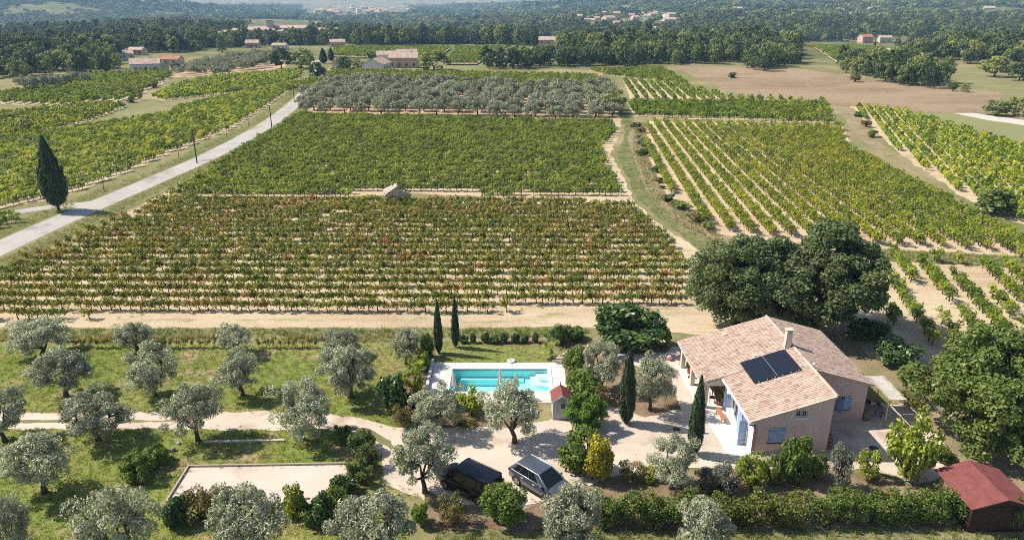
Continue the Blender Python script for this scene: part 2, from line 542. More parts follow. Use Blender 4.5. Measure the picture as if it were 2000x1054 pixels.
M_redearth = patchy('olive_grove_soil', [(0.40, 0.265, 0.16), (0.48, 0.34, 0.22), (0.36, 0.30, 0.16)], 0.12, 0.9, 8)
M_scrub = patchy('dry_scrub_soil', [(0.20, 0.17, 0.09), (0.30, 0.24, 0.14), (0.40, 0.32, 0.20)], 0.2, 1.1, 9, bump=0.9, bd=0.12)
M_mulch = patchy('planting_bed_soil', [(0.16, 0.105, 0.065), (0.25, 0.18, 0.11), (0.34, 0.27, 0.17)], 0.5, 2.5, 14, bump=0.9, bd=0.06)

# --- vineyards (world polygons from their corners)
V = {}
V['front'] = GP((-190, 628), (310, 622), (640, 612), (1330, 606), (1345, 560), (1318, 500), (1300, 470), (1228, 402), (330, 391), (0, 540))
V['upper'] = GP((328, 386), (586, 226), (1196, 242), (1203, 262), (1172, 292), (1185, 335), (1222, 388))
V['stripes'] = GP((1266, 242), (1640, 252), (1650, 286), (2140, 560), (1950, 492), (1700, 478), (1500, 462), (1392, 450), (1318, 386), (1256, 300))
V['gappy'] = GP((1700, 496), (2200, 540), (2300, 760), (1960, 745), (1740, 640))
V['right'] = GP((1665, 210), (1770, 220), (2300, 380), (2300, 520), (1930, 415), (1760, 300))
V['block_a'] = GP((1226, 200), (1612, 204), (1630, 243), (1240, 228))
V['block_b'] = GP((1218, 155), (1330, 166), (1420, 192), (1610, 200), (1232, 194))
V['block_c'] = GP((1150, 138), (1290, 134), (1345, 165), (1185, 148))
V['beyond'] = GP((655, 140), (1165, 150), (1180, 188), (560, 176))
V['left_big'] = GP((-500, 620), (12, 404), (120, 385), (250, 336), (330, 300), (450, 253), (470, 240), (565, 178), (585, 160), (350, 210), (330, 225), (80, 262), (-300, 300))
V['left_gold'] = GP((-300, 300), (0, 225), (200, 205), (245, 210), (180, 235), (100, 258))
V['left_mid'] = GP((300, 192), (335, 172), (420, 152), (592, 140), (588, 155), (480, 180), (320, 197))
V['left_rows'] = GP((-100, 200), (20, 180), (200, 165), (330, 158), (290, 175), (262, 196), (120, 207))
V['left_top'] = GP((100, 160), (180, 148), (330, 140), (330, 155), (190, 166), (60, 176))
V['hill_a'] = GTP((870, 128), (890, 96), (1000, 94), (960, 110), (930, 128))
V['hill_b'] = GTP((640, 112), (660, 95), (880, 95), (860, 110), (760, 116))
V['hill_c'] = GTP((1640, 128), (1560, 92), (1670, 88), (1740, 108), (1720, 130))

def off_poly(p, k):
    c = np.mean(np.array(p), 0)
    return [tuple(c + (np.array(q) - c) * (1 + k)) for q in p]
sheet('vineyard_soil', GP((-240, 641), (700, 643), (1150, 640), (1330, 652), (1520, 650), (1440, 560), (1352, 478), (1290, 440), (1240, 395), (1215, 340), (1192, 300), (1208, 265), (1213, 236), (578, 220), (548, 252), (305, 385), (0, 552)), 0.012, M_soil, 1.0, 0.25)
sheet('striped_vineyard_soil', GP((1250, 236), (1645, 246), (1662, 284), (2200, 585), (1960, 500), (1700, 484), (1500, 470), (1395, 455), (1310, 395), (1258, 300)), 0.012, M_soil_pink, 1.2, 0.3)
sheet('gappy_vineyard_soil', GP((1690, 498), (2250, 530), (2350, 790), (1960, 760), (1700, 700), (1660, 640)), 0.010, M_soil, 1.0, 0.3)
sheet('right_vineyard_soil', off_poly(V['right'], 0.03), 0.012, M_soil, 2, 0.5)
for k in ('block_a', 'block_b', 'block_c', 'beyond', 'left_big', 'left_gold', 'left_mid', 'left_rows', 'left_top'):
    sheet('vineyard_soil', off_poly(V[k], 0.01), 0.012, M_soil, 3, 0.5)
for k in ('hill_a', 'hill_b', 'hill_c'):
    sheet('vineyard_soil', off_poly(V[k], 0.01), 0.5, M_soil, 6, 0.5, grid=9, drape=True)

sheet('olive_grove_soil', GP((556, 222), (1216, 238), (1200, 175), (640, 160), (600, 175)), 0.017, M_redearth, 2, 0.5)
sheet('fallow_field', GP((185, 232), (245, 212), (310, 198), (440, 190), (395, 203), (330, 222), (200, 240)), 0.018, M_margin, 2, 0.4)
sheet('ploughed_field', GP((1322, 134), (1450, 130), (1560, 134), (1700, 155), (1880, 172), (1960, 182), (1935, 222), (1770, 219), (1640, 208), (1450, 185), (1390, 165)), 0.010, M_brown, 3, 0.8)
sheet('grass_slope', GP((1850, 130), (2300, 130), (2300, 200), (1960, 185), (1870, 172)), 0.006, M_margin, 3, 0.8)
sheet('mown_field', GP((1775, 221), (1885, 222), (2300, 300), (2300, 375), (2000, 300)), 0.016, M_green, 2, 0.3)
sheet('farm_track', GP((1860, 221), (1900, 221), (2300, 275), (2300, 288), (1930, 235)), 0.022, M_white_track, 2, 0.2)
sheet('grass_track', GP((1180, 145), (1200, 152), (1222, 195), (1240, 240), (1225, 265), (1232, 300), (1262, 370), (1330, 440), (1400, 470), (1440, 520), (1400, 520), (1345, 470), (1285, 425), (1240, 380), (1215, 325), (1206, 300), (1222, 262), (1212, 235), (1205, 190), (1165, 150)), 0.022, M_track, 1.2, 0.35)
sheet('scrub_bank', GP((1236, 232), (1262, 236), (1258, 300), (1300, 385), (1340, 430), (1410, 462), (1400, 474), (1330, 444), (1270, 380), (1236, 300), (1232, 262)), 0.026, M_scrub, 1.0, 0.4)
sheet('grass_track', GP((1640, 210), (1668, 212), (1700, 255), (1740, 300), (1900, 410), (2050, 500), (2050, 470), (2200, 560), (2200, 545), (1930, 430), (1780, 325), (1720, 300), (1665, 262)), 0.020, M_scrub, 1.2, 0.4)
sheet('grass_track', GP((1640, 484), (2000, 500), (2200, 540), (2200, 560), (2000, 524), (1700, 508)), 0.024, M_track, 1.0, 0.3)

# --- road with its side lane
def ribbon(name, left, right, z, mat):
    n = len(left); v = [(x, y, z) for x, y in left] + [(x, y, z) for x, y in right]
    o = link(name, mesh(name, v, [(i, n + i, n + i + 1, i + 1) for i in range(n - 1)], mat)); return tag(o, kind='structure')
def spline(pts, k=8):
    pts = [np.array(p, float) for p in pts]; out = []
    P_ = [2 * pts[0] - pts[1]] + pts + [2 * pts[-1] - pts[-2]]
    for i in range(1, len(P_) - 2):
        for j in range(k):
            t = j / k; a, b, c, d = P_[i - 1:i + 3]
            out.append(0.5 * ((2 * b) + (-a + c) * t + (2 * a - 5 * b + 4 * c - d) * t * t + (-a + 3 * b - 3 * c + d) * t ** 3))
    return out + [pts[-1]]
def band(cen, w):
    L, Rr = [], []
    for i, p in enumerate(cen):
        d = cen[min(i + 1, len(cen) - 1)] - cen[max(i - 1, 0)]; d = d / np.linalg.norm(d); n = np.array([-d[1], d[0]])
        ww = w[i] if hasattr(w, '__len__') else w
        L.append(tuple(p + n * ww / 2)); Rr.append(tuple(p - n * ww / 2))
    return L, Rr
ROADC = spline([G(*p) for p in ((-260, 610), (-60, 512), (90, 443), (185, 402), (300, 353), (400, 309), (480, 268), (530, 238), (575, 203), (600, 178), (615, 158))] + [(-83.0, 322), (-92, 350), (-104, 395)], 8)
L_, R_ = band(ROADC, 12.5); ribbon('road_verge', L_, R_, 0.027, M_verge)
L_, R_ = band(ROADC, 4.6); ribbon('road', L_, R_, 0.034, M_road)
LANE = spline([G(*p) for p in ((190, 396), (130, 402), (60, 410), (-60, 432), (-260, 470))], 6)
L_, R_ = band(LANE, 2.8); ribbon('lane', L_, R_, 0.031, M_road)
sheet('field_margin', GP((-300, 641), (1150, 639), (1330, 655), (1340, 672), (1150, 672), (-300, 676)), 0.016, M_margin, 0.9, 0.2)
sheet('bank_grass', GP((1640, 560), (1800, 700), (2050, 760), (2300, 1200), (1900, 1300), (1800, 900), (1720, 740), (1600, 660), (1560, 640)), 0.008, M_scrub, 1.0, 0.3)

# --- garden ground
sheet('lawn', GP((-320, 674), (838, 671), (838, 735), (806, 800), (760, 870), (790, 1010), (850, 1300), (-420, 1300)), 0.020, M_lawn, 0.7, 0.12)
sheet('pool_lawn', [(-6.7, 56.42), (3.2, 56.42), (4.0, 58.0), (3.4, 60.6), (-6.9, 60.8)], 0.020, M_lawn_pool, 0.6, 0.06)
sheet('bottom_grass', GP((850, 1030), (2300, 1015), (2400, 1250), (850, 1300)), 0.012, M_margin, 0.8, 0.15)
yard = GP((-420, 806), (0, 806), (300, 805), (500, 803), (640, 807), (700, 815), (760, 832), (800, 838), (880, 834), (935, 830), (1000, 826), (1072, 822), (1125, 800), (1150, 770), (1120, 715), (1085, 710), (1085, 700), (1110, 682), (1135, 672), (1160, 678), (1210, 690), (1330, 675), (1420, 660), (1500, 700), (1700, 785), (1785, 790), (1848, 872), (1838, 935), (1790, 945), (1700, 918), (1600, 915), (1400, 917), (1290, 912), (1210, 928), (1110, 958), (1010, 995), (900, 990), (830, 975), (745, 945), (742, 900), (728, 872), (690, 850), (640, 838), (500, 840), (300, 838), (0, 839), (-420, 842))
sheet('gravel_driveway', yard, 0.028, M_gravel, 0.6, 0.16)
sheet('drive_grass_strip', GP((-300, 823), (60, 820), (200, 818), (300, 821), (420, 819), (300, 825), (160, 826), (-300, 828)), 0.033, M_margin, 0.3, 0.10)
sheet('drive_grass_strip', GP((650, 826), (720, 838), (760, 862), (772, 880), (752, 868), (705, 845), (650, 831)), 0.033, M_margin, 0.3, 0.12)
sheet('planting_bed', GP((930, 790), (1000, 780), (1060, 800), (1010, 836), (880, 832), (800, 836), (770, 800), (800, 765), (860, 770), (905, 770)), 0.036, M_mulch, 0.4, 0.12)
sheet('planting_bed', GP((830, 960), (905, 985), (1000, 1000), (1110, 965), (1210, 935), (1295, 916), (1400, 922), (1600, 922), (1700, 924), (1800, 952), (1910, 1010), (1900, 1032), (1300, 1034), (840, 1034)), 0.036, M_mulch, 0.4, 0.12)
sheet('planting_bed', GP((1100, 700), (1125, 690), (1210, 700), (1310, 740), (1330, 800), (1260, 815), (1180, 790), (1120, 805), (1098, 760)), 0.032, M_mulch, 0.4, 0.15)
sheet('planting_bed', GP((940, 664), (1090, 664), (1320, 668), (1300, 690), (1160, 690), (1090, 676), (940, 674)), 0.036, M_mulch, 0.4, 0.1)
sheet('planting_bed', GP((838, 668), (852, 668), (842, 735), (815, 800), (770, 825), (745, 800), (790, 745), (818, 700)), 0.036, M_mulch, 0.4, 0.12)

# ================================================================== HOUSE
M_render = NT('pink_render')
def _render():
    t = M_render
    a = t.noise(0.7, 5, 0.6); b = t.noise(6, 5, 0.6); c = t.noise(40, 2)
    st = t.noise(1.0, 4, 0.6, t.mapped((5, 5, 0.35)))
    f = t.math('ADD', t.math('MULTIPLY', a, 0.6), t.math('MULTIPLY', b, 0.4))
    col = t.ramp(f, [(0.35, (0.56, 0.405, 0.36)), (0.5, (0.62, 0.465, 0.42)), (0.65, (0.67, 0.52, 0.475))])
    col = t.mix(t.ramp(st, [(0.60, 0.0), (0.72, 0.55)]), col, (0.25, 0.17, 0.13))
    t.base(col, 0.92, 0.1); t.bump(c, 0.25, 0.01)
_render()
M_white = plain('white_paint', (0.78, 0.76, 0.73), 0.6, 0.3, vary=0.04)
M_cream = plain('cream_masonry', (0.62, 0.52, 0.42), 0.85, 0.2, vary=0.08)
M_blue = plain('lavender_blue_paint', (0.30, 0.40, 0.62), 0.6, 0.3, vary=0.10, scale=3)
M_glass = NT('window_glass'); M_glass.base((0.02, 0.025, 0.03), 0.05, 0.6); M_glass = M_glass.m
M_iron = plain('dark_iron', (0.03, 0.03, 0.032), 0.5, 0.4)
M_zinc = plain('brown_zinc', (0.17, 0.13, 0.11), 0.5, 0.4, metal=0.3)
M_wood = plain('weathered_wood', (0.24, 0.16, 0.10), 0.8, 0.2, vary=0.25, scale=9)
M_teak = plain('orange_teak', (0.42, 0.18, 0.085), 0.6, 0.3, vary=0.2)
M_dark = plain('dark_stained_timber', (0.055, 0.028, 0.020), 0.75, 0.25, vary=0.25, scale=8)
M_slab = patchy('pale_paving', [(0.60, 0.565, 0.52), (0.665, 0.635, 0.59), (0.70, 0.67, 0.63)], 0.5, 3, 20, rough=0.8, bump=0.15, bd=0.01)
M_tile = NT('canal_tiles')
def _tile():
    t = M_tile
    g = t.n('ShaderNodeNewGeometry')
    col = t.ramp(g.outputs['Random Per Island'], [(0.0, (0.34, 0.23, 0.18)), (0.12, (0.43, 0.30, 0.24)), (0.35, (0.49, 0.36, 0.29)), (0.65, (0.54, 0.41, 0.335)), (0.9, (0.59, 0.475, 0.40)), (1.0, (0.46, 0.29, 0.215))])
    a = t.noise(0.8, 5, 0.6); b = t.noise(22, 3)
    col = t.mix(t.ramp(a, [(0.45, 0.0), (0.75, 0.45)]), col, (0.62, 0.50, 0.40))
    col = t.mix(t.ramp(b, [(0.55, 0.0), (0.8, 0.5)]), col, (0.20, 0.14, 0.10))
    t.base(col, 0.9, 0.15)
_tile()
M_panel = NT('solar_cells')
def _pan():
    t = M_panel
    t.base((0.012, 0.014, 0.022), 0.12, 0.5)
_pan()

HO = thing('house', 'pink rendered one storey house with red tiled roof and blue shutters', 'house', (16.85, 42.85, 0), R(2.0))
def hp(u, v):                                  # house frame to world
    c, s = math.cos(R(2.0)), math.sin(R(2.0))
    return (16.85 + u * c - v * s, 42.85 + u * s + v * c)
ROOF_F = lambda u: 2.62 + (u + 0.3) * 0.325
ROOF_P = lambda u: 4.45 - (5.45 - u) * 0.298
ROOF_W = lambda u: 4.47 - (u - 5.45) * 0.290

def wall(name, a, b, top, opens=(), mat=None, depth=0.18, parent=HO):
    """wall from a to b (house frame), top(s) along its run, rectangular openings (s0, s1, z0, z1) with reveals"""
    a, b = np.array(a, float), np.array(b, float)
    L = np.linalg.norm(b - a); d = (b - a) / L; n = np.array([d[1], -d[0]])     # outward = right of a->b
    m = MB(); P3 = lambda s, z, o=0.0: (*(a + d * s - n * o), z)
    cuts = sorted({0.0, L, *[o[0] for o in opens], *[o[1] for o in opens]})
    for s0, s1 in zip(cuts[:-1], cuts[1:]):
        mid = (s0 + s1) / 2
        zs = [0.0] + [z for o in sorted(opens, key=lambda o: o[2]) if o[0] < mid < o[1] for z in (o[2], o[3])]
        for k in range(0, len(zs), 2):
            last = k + 1 >= len(zs)
            z0 = zs[k]; t0, t1 = (top(s0), top(s1)) if last else (zs[k + 1], zs[k + 1])
            if min(t0, t1) - z0 < 1e-4: continue
            m.add([P3(s0, z0), P3(s1, z0), P3(s1, t1), P3(s0, t0)], [(0, 1, 2, 3)])
    for s0, s1, z0, z1 in opens:
        m.add([P3(s0, z0), P3(s1, z0), P3(s1, z1), P3(s0, z1), P3(s0, z0, depth), P3(s1, z0, depth), P3(s1, z1, depth), P3(s0, z1, depth)],
              [(0, 4, 5, 1), (1, 5, 6, 2), (2, 6, 7, 3), (3, 7, 4, 0)])
    m.add([P3(0, top(0)), P3(L, top(L)), P3(L, top(L), 0.25), P3(0, top(0), 0.25)], [(0, 1, 2, 3)])
    return m.build(name, mat or M_render.m, parent)

wall('gable_wall', (0, 0), (5.4, 0), lambda s: ROOF_F(s) - 0.02, [(2.85, 3.65, 2.90, 3.42), (1.12, 2.28, 0.95, 2.05)])
wall('side_wall', (5.4, 0), (5.4, 3.9), lambda s: ROOF_F(5.4) - 0.02)
wall('wing_wall', (5.4, 3.9), (9.95, 3.9), lambda s: ROOF_W(5.4 + s) - 0.02, [(2.30, 3.45, 1.05, 2.15)])
wall('wing_side_wall', (9.95, 3.9), (9.95, 13.0), lambda s: ROOF_W(9.95) - 0.02, [(2.0, 3.2, 0.0, 2.1)])
wall('back_wall', (9.95, 13.0), (0.9, 13.0), lambda s: min(ROOF_W(9.95 - s) if s < 4.5 else 9, ROOF_P(9.95 - s)) - 0.02)
wall('porch_wall', (0.9, 13.0), (0.9, 6.0), lambda s: ROOF_P(0.9) - 0.02, [(2.4, 4.6, 0.0, 2.1), (5.3, 6.3, 0.9, 2.0)], M_cream)
wall('porch_end_wall', (0.9, 6.0), (0.0, 6.0), lambda s: ROOF_P(0.9 - s) - 0.1)
wall('facade_wall', (0, 6.0), (0, 0), lambda s: ROOF_F(0) - 0.02, [(1.30, 2.30, 0.85, 2.05), (3.90, 4.85, 0.0, 2.10)], M_white)
wall('porch_gable_wall', (-1.55, 5.98), (0.0, 5.98), lambda s: ROOF_P(-1.55 + s) - 0.06, [(0.18, 1.5, 0.0, 2.05)], M_cream)
wall('porch_back_wall', (0.9, 13.0), (-1.75, 13.0), lambda s: ROOF_P(0.9 - s) - 0.04, [(0.5, 2.4, 0.0, 2.0)], M_cream)

# windows and doors: frame, panes
def window(name, a, b, z0, z1, inset, bars_v=1, bars_h=0, fr=0.05, mat=None, door=False):
    a, b = np.array(a, float), np.array(b, float); L = np.linalg.norm(b - a); d = (b - a) / L; n = np.array([d[1], -d[0]])
    ang = math.atan2(d[1], d[0]); M = Matrix.Rotation(ang, 4, 'Z')
    c = (a + b) / 2 - n * inset
    m = MB()
    for s in (-1, 1): m.obox((*(c + d * s * (L / 2 - fr / 2)), (z0 + z1) / 2), (fr, 0.06, z1 - z0), M)
    for z in (z0 + fr / 2, z1 - fr / 2): m.obox((*c, z), (L - 2 * fr - 0.002, 0.056, fr), M)
    for k in range(bars_v): m.obox((*(c + d * L * ((k + 1) / (bars_v + 1) - 0.5)), (z0 + z1) / 2), (fr * 0.8, 0.05, z1 - z0 - 2 * fr), M)
    for k in range(bars_h): m.obox((*c, z0 + (z1 - z0) * (k + 1) / (bars_h + 1)), (L - 2 * fr - 0.01, 0.044, fr * 0.5), M)
    w = m.build(name, mat or M_white, HO)
    g = MB().obox((*(c - n * 0.01), (z0 + z1) / 2), (L - 0.01, 0.012, z1 - z0 - 0.01), M).build('pane', M_glass, w)
    return w
def shutter(hinge, ang, w, z0, z1, label=None):
    """a board shutter standing off its hinge at an angle in the house frame"""
    d = np.array([math.cos(ang), math.sin(ang)])
    M = Matrix.Rotation(ang, 4, 'Z')
    m = MB(); c = np.array(hinge) + d * w / 2
    nb = 4
    for k in range(nb):
        m.obox((*(np.array(hinge) + d * w * (k + 0.5) / nb), (z0 + z1) / 2), (w / nb - 0.006, 0.028, z1 - z0), M)
    for z in (z0 + 0.16 * (z1 - z0), z1 - 0.16 * (z1 - z0)): m.obox((*c, z), (w * 0.97, 0.055, 0.07), M)
    s = m.build('shutter', M_blue, HO)
    for z in (z0 + 0.16 * (z1 - z0), z1 - 0.16 * (z1 - z0)): MB().obox((*(np.array(hinge) + d * 0.1), z), (0.22, 0.066, 0.03), M).build('hinge', M_iron, s)
    return s
window('window', (1.12, 0), (2.28, 0), 0.95, 2.05, 0.15)
window('window', (2.85, 0), (3.65, 0), 2.90, 3.42, 0.13)
window('window', (7.70, 3.9), (8.85, 3.9), 1.05, 2.15, 0.15)
window('window', (0, 4.70), (0, 3.70), 0.85, 2.05, 0.14)
window('door', (0, 2.10), (0, 1.15), 0.02, 2.10, 0.14, 1, 2)
window('patio_door', (0.9, 10.6), (0.9, 8.4), 0.02, 2.10, 0.12, 1, 0)
window('window', (0.9, 7.7), (0.9, 6.7), 0.9, 2.0, 0.12)
window('door', (9.95, 5.9), (9.95, 7.1), 0.02, 2.1, 0.12)
shutter((1.115, -0.045), 0.0, 0.582, 0.93, 2.07); shutter((2.285, -0.045), math.pi, 0.582, 0.93, 2.07)
shutter((8.855, 3.855), math.pi, 0.58, 1.03, 2.17); shutter((7.695, 3.85), R(-62), 0.58, 1.03, 2.17)
shutter((-0.045, 2.12), math.pi / 2, 0.80, 0.06, 2.10); shutter((-0.03, 1.13), R(190), 0.62, 0.06, 2.10)
shutter((-0.03, 4.72), R(160), 0.52, 0.85, 2.05); shutter((-0.03, 3.68), R(245), 0.52, 0.85, 2.05)
gb = MB()
for k in range(5): gb.box(2.97 + k * 0.14, 2.985 + k * 0.14, -0.03, -0.015, 2.93, 3.39)
gb.build('window_bars', M_white, HO)
MB().box(1.05, 2.35, -0.09, -0.002, 0.86, 0.925).build('window_sill', M_iron, HO)
MB().box(2.80, 3.70, -0.09, -0.002, 2.82, 2.895).build('window_sill', M_white, HO)
MB().box(7.64, 8.92, 3.81, 3.898, 0.97, 1.045).build('window_sill', M_zinc, HO)

# porch posts, beam, floor, terrace
for v in (6.22, 9.75, 12.75):
    MB().box(-1.72, -1.36, v - 0.18, v + 0.18, 0.05, ROOF_P(-1.54) - 0.2).build('post', M_cream, HO, bevel=0.02)
MB().box(-1.68, -1.40, 6.0, 13.0, ROOF_P(-1.54) - 0.2, ROOF_P(-1.54) - 0.02).build('beam', M_white, HO)
TER = MB().prism([(-1.62, -0.35), (-0.004, -0.35), (-0.004, 6.01), (0.89, 6.01), (0.89, 13.2), (-2.05, 13.2), (-2.0, 6.2)], 0.0, 0.055)
to = TER.build('terrace', M_slab); to.location = (16.85, 42.85, 0); to.rotation_euler = (0, 0, R(2.0)); tag(to, kind='structure')

# roof: slab, eaves board, canal tiles laid one by one, ridge
def roof_plane(u_top, u_bot, v0, v1, fz, tmb):
    m = MB(); t = 0.11
    s = 1 if u_bot > u_top else -1
    a = [(u_top, v0, fz(u_top)), (u_bot, v0, fz(u_bot)), (u_bot, v1, fz(u_bot)), (u_top, v1, fz(u_top))]
    m.add(a + [(x, y, z + t) for x, y, z in a], [(0, 1, 2, 3), (7, 6, 5, 4), (0, 4, 5, 1), (1, 5, 6, 2), (2, 6, 7, 3), (3, 7, 4, 0)])
    m.build('roof', M_cream, HO)
    L = abs(u_bot - u_top); sl = abs(fz(u_bot) - fz(u_top)) / L
    pu, pv = 0.30, 0.19
    nv = int((v1 - v0) / pv); nu = int(L / pu) + 1
    r = random.Random(int(v0 * 10 + u_bot * 7))
    for j in range(nv):
        vc = v0 + (j + 0.5) * (v1 - v0) / nv
        for i in range(nu):
            ua, ub = u_top + s * (i * pu - 0.02), u_top + s * ((i + 1) * pu + 0.07)
            if i == nu - 1: ub = u_bot + s * 0.07
            if abs(ub - u_top) > L + 0.08: ub = u_bot + s * 0.07
            if abs(ua - u_top) > L - 0.05: continue
            ra, rb = 0.078, 0.096
            dz = r.uniform(-0.008, 0.012); dv = r.uniform(-0.012, 0.012)
            vs = []
            for uu, rr, lift in ((ua, ra, 0.0), (ub, rb, 0.022)):
                zc = fz(u_top) - sl * abs(uu - u_top) + t - 0.02 + lift + dz
                for k in range(5):
                    th = math.pi * k / 4
                    vs.append((uu, vc + dv - rr * math.cos(th), zc + 0.082 * math.sin(th)))
            fs = [(k, 5 + k, 6 + k, k + 1) if s < 0 else (k, k + 1, 6 + k, 5 + k) for k in range(4)] + [(5, 6, 7, 8, 9) if s > 0 else (9, 8, 7, 6, 5)]
            tmb.add(vs, fs)
tm = MB()
roof_plane(5.45, -0.30, -0.18, 6.0, ROOF_F, tm)
roof_plane(5.45, -2.00, 6.0, 13.2, ROOF_P, tm)
roof_plane(5.45, 10.25, 3.72, 13.2, ROOF_W, tm)
for k in range(33):                                # ridge
    v = -0.2 + k * 0.405
    zc = ROOF_F(5.45) + 0.12
    vs = []
    for vv, rr in ((v, 0.135), (v + 0.45, 0.115)):
        for q in range(5):
            th = math.pi * q / 4
            vs.append((5.45 - rr * math.cos(th), vv, zc + 0.115 * math.sin(th)))
    tm.add(vs, [(q, q + 1, 6 + q, 5 + q) for q in range(4)])
for k in range(38):                                # verge tiles on the gable ends
    for (f, u, v) in ((ROOF_F, -0.28 + k * 0.152, -0.16), (ROOF_W, 5.6 + k * 0.124, 3.74)):
        tm.obox((u, v, f(u) + 0.15), (0.17, 0.20, 0.05), Matrix.Rotation(-0.31 if f is ROOF_F else 0.28, 4, 'Y'))
rt = tm.build('roof_tiles', M_tile.m, HO); rt['kind'] = 'stuff'
MB().box(-0.36, -0.302, -0.18, 6.0, ROOF_F(-0.3) - 0.02, ROOF_F(-0.3) + 0.12).build('eaves_board', M_white, HO)
MB().box(-2.06, -2.002, 6.0, 13.2, ROOF_P(-2) - 0.02, ROOF_P(-2) + 0.12).build('eaves_board', M_white, HO)
MB().tube([(-0.42, 6.0, ROOF_F(-.3) - 0.0), (-0.42, -0.2, ROOF_F(-.3) - 0.02)], 0.06, 8).build('gutter', M_white, HO, True)
MB().tube([(-0.42, -0.14, ROOF_F(-.3) - 0.03), (-0.40, -0.13, 2.46), (0.08, -0.07, 2.36), (0.11, -0.06, 2.2), (0.11, -0.06, 0.0)], 0.045, 8).build('downpipe', M_zinc, HO, True)
ch = MB().box(4.80, 5.27, 7.38, 7.82, 4.0, 5.78).build('chimney', M_cream, HO, bevel=0.02)
c2 = MB()
for a, b in ((4.81, 7.39), (5.18, 7.39), (4.81, 7.73), (5.18, 7.73)): c2.box(a, a + 0.08, b, b + 0.08, 5.78, 5.98)
c2.box(4.75, 5.32, 7.33, 7.87, 5.98, 6.06); c2.build('chimney_cap', M_cream, ch)
MB().tube([(4.72, 7.2, 4.2), (4.72, 7.2, 5.2), (4.9, 7.1, 5.35)], 0.018, 6).build('aerial', M_zinc, HO)
MB().lathe((5.62, 4.05, 4.45), [(0.07, 0), (0.07, 0.36), (0.11, 0.38), (0.11, 0.48), (0.04, 0.52)], 10).build('vent_pipe', M_white, HO, True)
for u, v in ((2.6, 7.6), (1.6, 12.0)): MB().obox((u, v, ROOF_P(u) + 0.2), (0.34, 0.26, 0.10), Matrix.Rotation(-0.29, 4, 'Y')).build('vent_tile', M_cream, HO)

# solar panels on the front slope
M_alu = plain('aluminium', (0.55, 0.56, 0.58), 0.4, 0.5, metal=0.7)
M_pframe = plain('black_anodised', (0.015, 0.015, 0.018), 0.4, 0.5)
pitch = math.atan(0.325)
for i in range(2):
    for j in range(3):
        u = 2.10 + i * 1.70; v = 4.48 + j * 1.05
        z = ROOF_F(u) + 0.30
        nm = [['front lower', 'front upper'], ['middle lower', 'middle upper'], ['back lower', 'back upper']][j][i]
        p = thing('solar_panel', f'black solar panel on the tiled roof, {nm} one of the six', 'solar panel', (*hp(u, v), z), R(2.0), 'solar panels on the house roof')
        M = Matrix.Rotation(-pitch, 4, 'Y')
        MB().obox((0, 0, 0), (1.755, 1.02, 0.03), M).build('cells', M_panel.m, p)
        fm = MB()
        for s in (-1, 1):
            fm.obox(M @ Vector((s * 0.885, 0, 0.004)), (0.028, 1.04, 0.045), M)
            fm.obox(M @ Vector((0, s * 0.515, 0.004)), (1.742, 0.018, 0.045), M)
        fm.build('frame', M_pframe, p)
        for s in (-0.5, 0.5): MB().obox(M @ Vector((s, -0.05, -0.08)), (0.04, 1.1, 0.10), M).build('rail', M_alu, p)
        if i == 0: MB().obox(M @ Vector((0.893, 0, 0.022)), (0.03, 1.05, 0.02), M).build('joint_strip', M_alu, p)
        if j == 0:
            for s in (-0.55, 0.1, 0.7): MB().obox(M @ Vector((s, -0.56, 0.0)), (0.07, 0.05, 0.06), M).build('clamp', M_alu, p)

# ------------------------------------------------------------------ things round the house
def furniture_table(name, label, loc, rz, L, W, Hh, mat, cat='table'):
    t = thing(name, label, cat, loc, rz)
    MB().box(-L / 2, L / 2, -W / 2, W / 2, Hh - 0.05, Hh).build('tabletop', mat, t, bevel=0.01)
    for sx in (-1, 1):
        for sy in (-1, 1): MB().box(sx * (L / 2 - 0.08) - 0.03, sx * (L / 2 - 0.08) + 0.03, sy * (W / 2 - 0.08) - 0.03, sy * (W / 2 - 0.08) + 0.03, 0, Hh - 0.05).build('leg', mat, t)
    return t
x, y = hp(-0.75, 4.5)
b = thing('bench', 'orange wooden bench on the white terrace by the house wall', 'bench', (x, y, 0.055), R(2))
for k in range(3): MB().box(-0.2 + k * 0.14, -0.075 + k * 0.14, -0.75, 0.75, 0.40, 0.44).build('slat', M_teak, b)
for s in (-0.62, 0.62):
    for q in (-0.15, 0.15): MB().box(q - 0.03, q + 0.03, s - 0.03, s + 0.03, 0, 0.40).build('leg', M_teak, b)
def chair(loc, rz, label, mat):
    c = thing('garden_chair', label, 'chair', loc, rz, 'garden chairs round the house')
    MB().box(-0.22, 0.22, -0.22, 0.22, 0.42, 0.46).build('seat', mat, c, bevel=0.01)
    MB().box(-0.22, 0.22, 0.19, 0.225, 0.52, 0.88).build('backrest', mat, c, bevel=0.01)
    for sx in (-1, 1):
        for sy in (-1, 1): MB().tube([(sx * 0.2, sy * 0.2, 0), (sx * 0.2, sy * 0.2, 0.42 if sy < 0 else 0.88)], 0.015, 6).build('leg', M_iron, c)
    return c
chair((*hp(-0.7, 6.9), 0.055), R(80), 'grey metal chair under the house porch beside the front post', M_zinc)
chair((*hp(10.9, 5.3), 0.03), R(-60), 'dark metal chair beside the table under the reed pergola', M_iron)
chair((*hp(11.9, 5.0), 0.03), R(100), 'dark metal chair on the far side of the pergola table', M_iron)
furniture_table('porch_table', 'dark table with a long bench in the shade of the house porch', (*hp(-0.2, 8.3), 0.055), R(92), 1.8, 0.8, 0.74, M_wood)
furniture_table('pergola_table', 'grey garden table in the shade beside the pink wing wall', (*hp(10.9, 4.55), 0.03), R(5), 1.5, 0.85, 0.74, M_zinc)
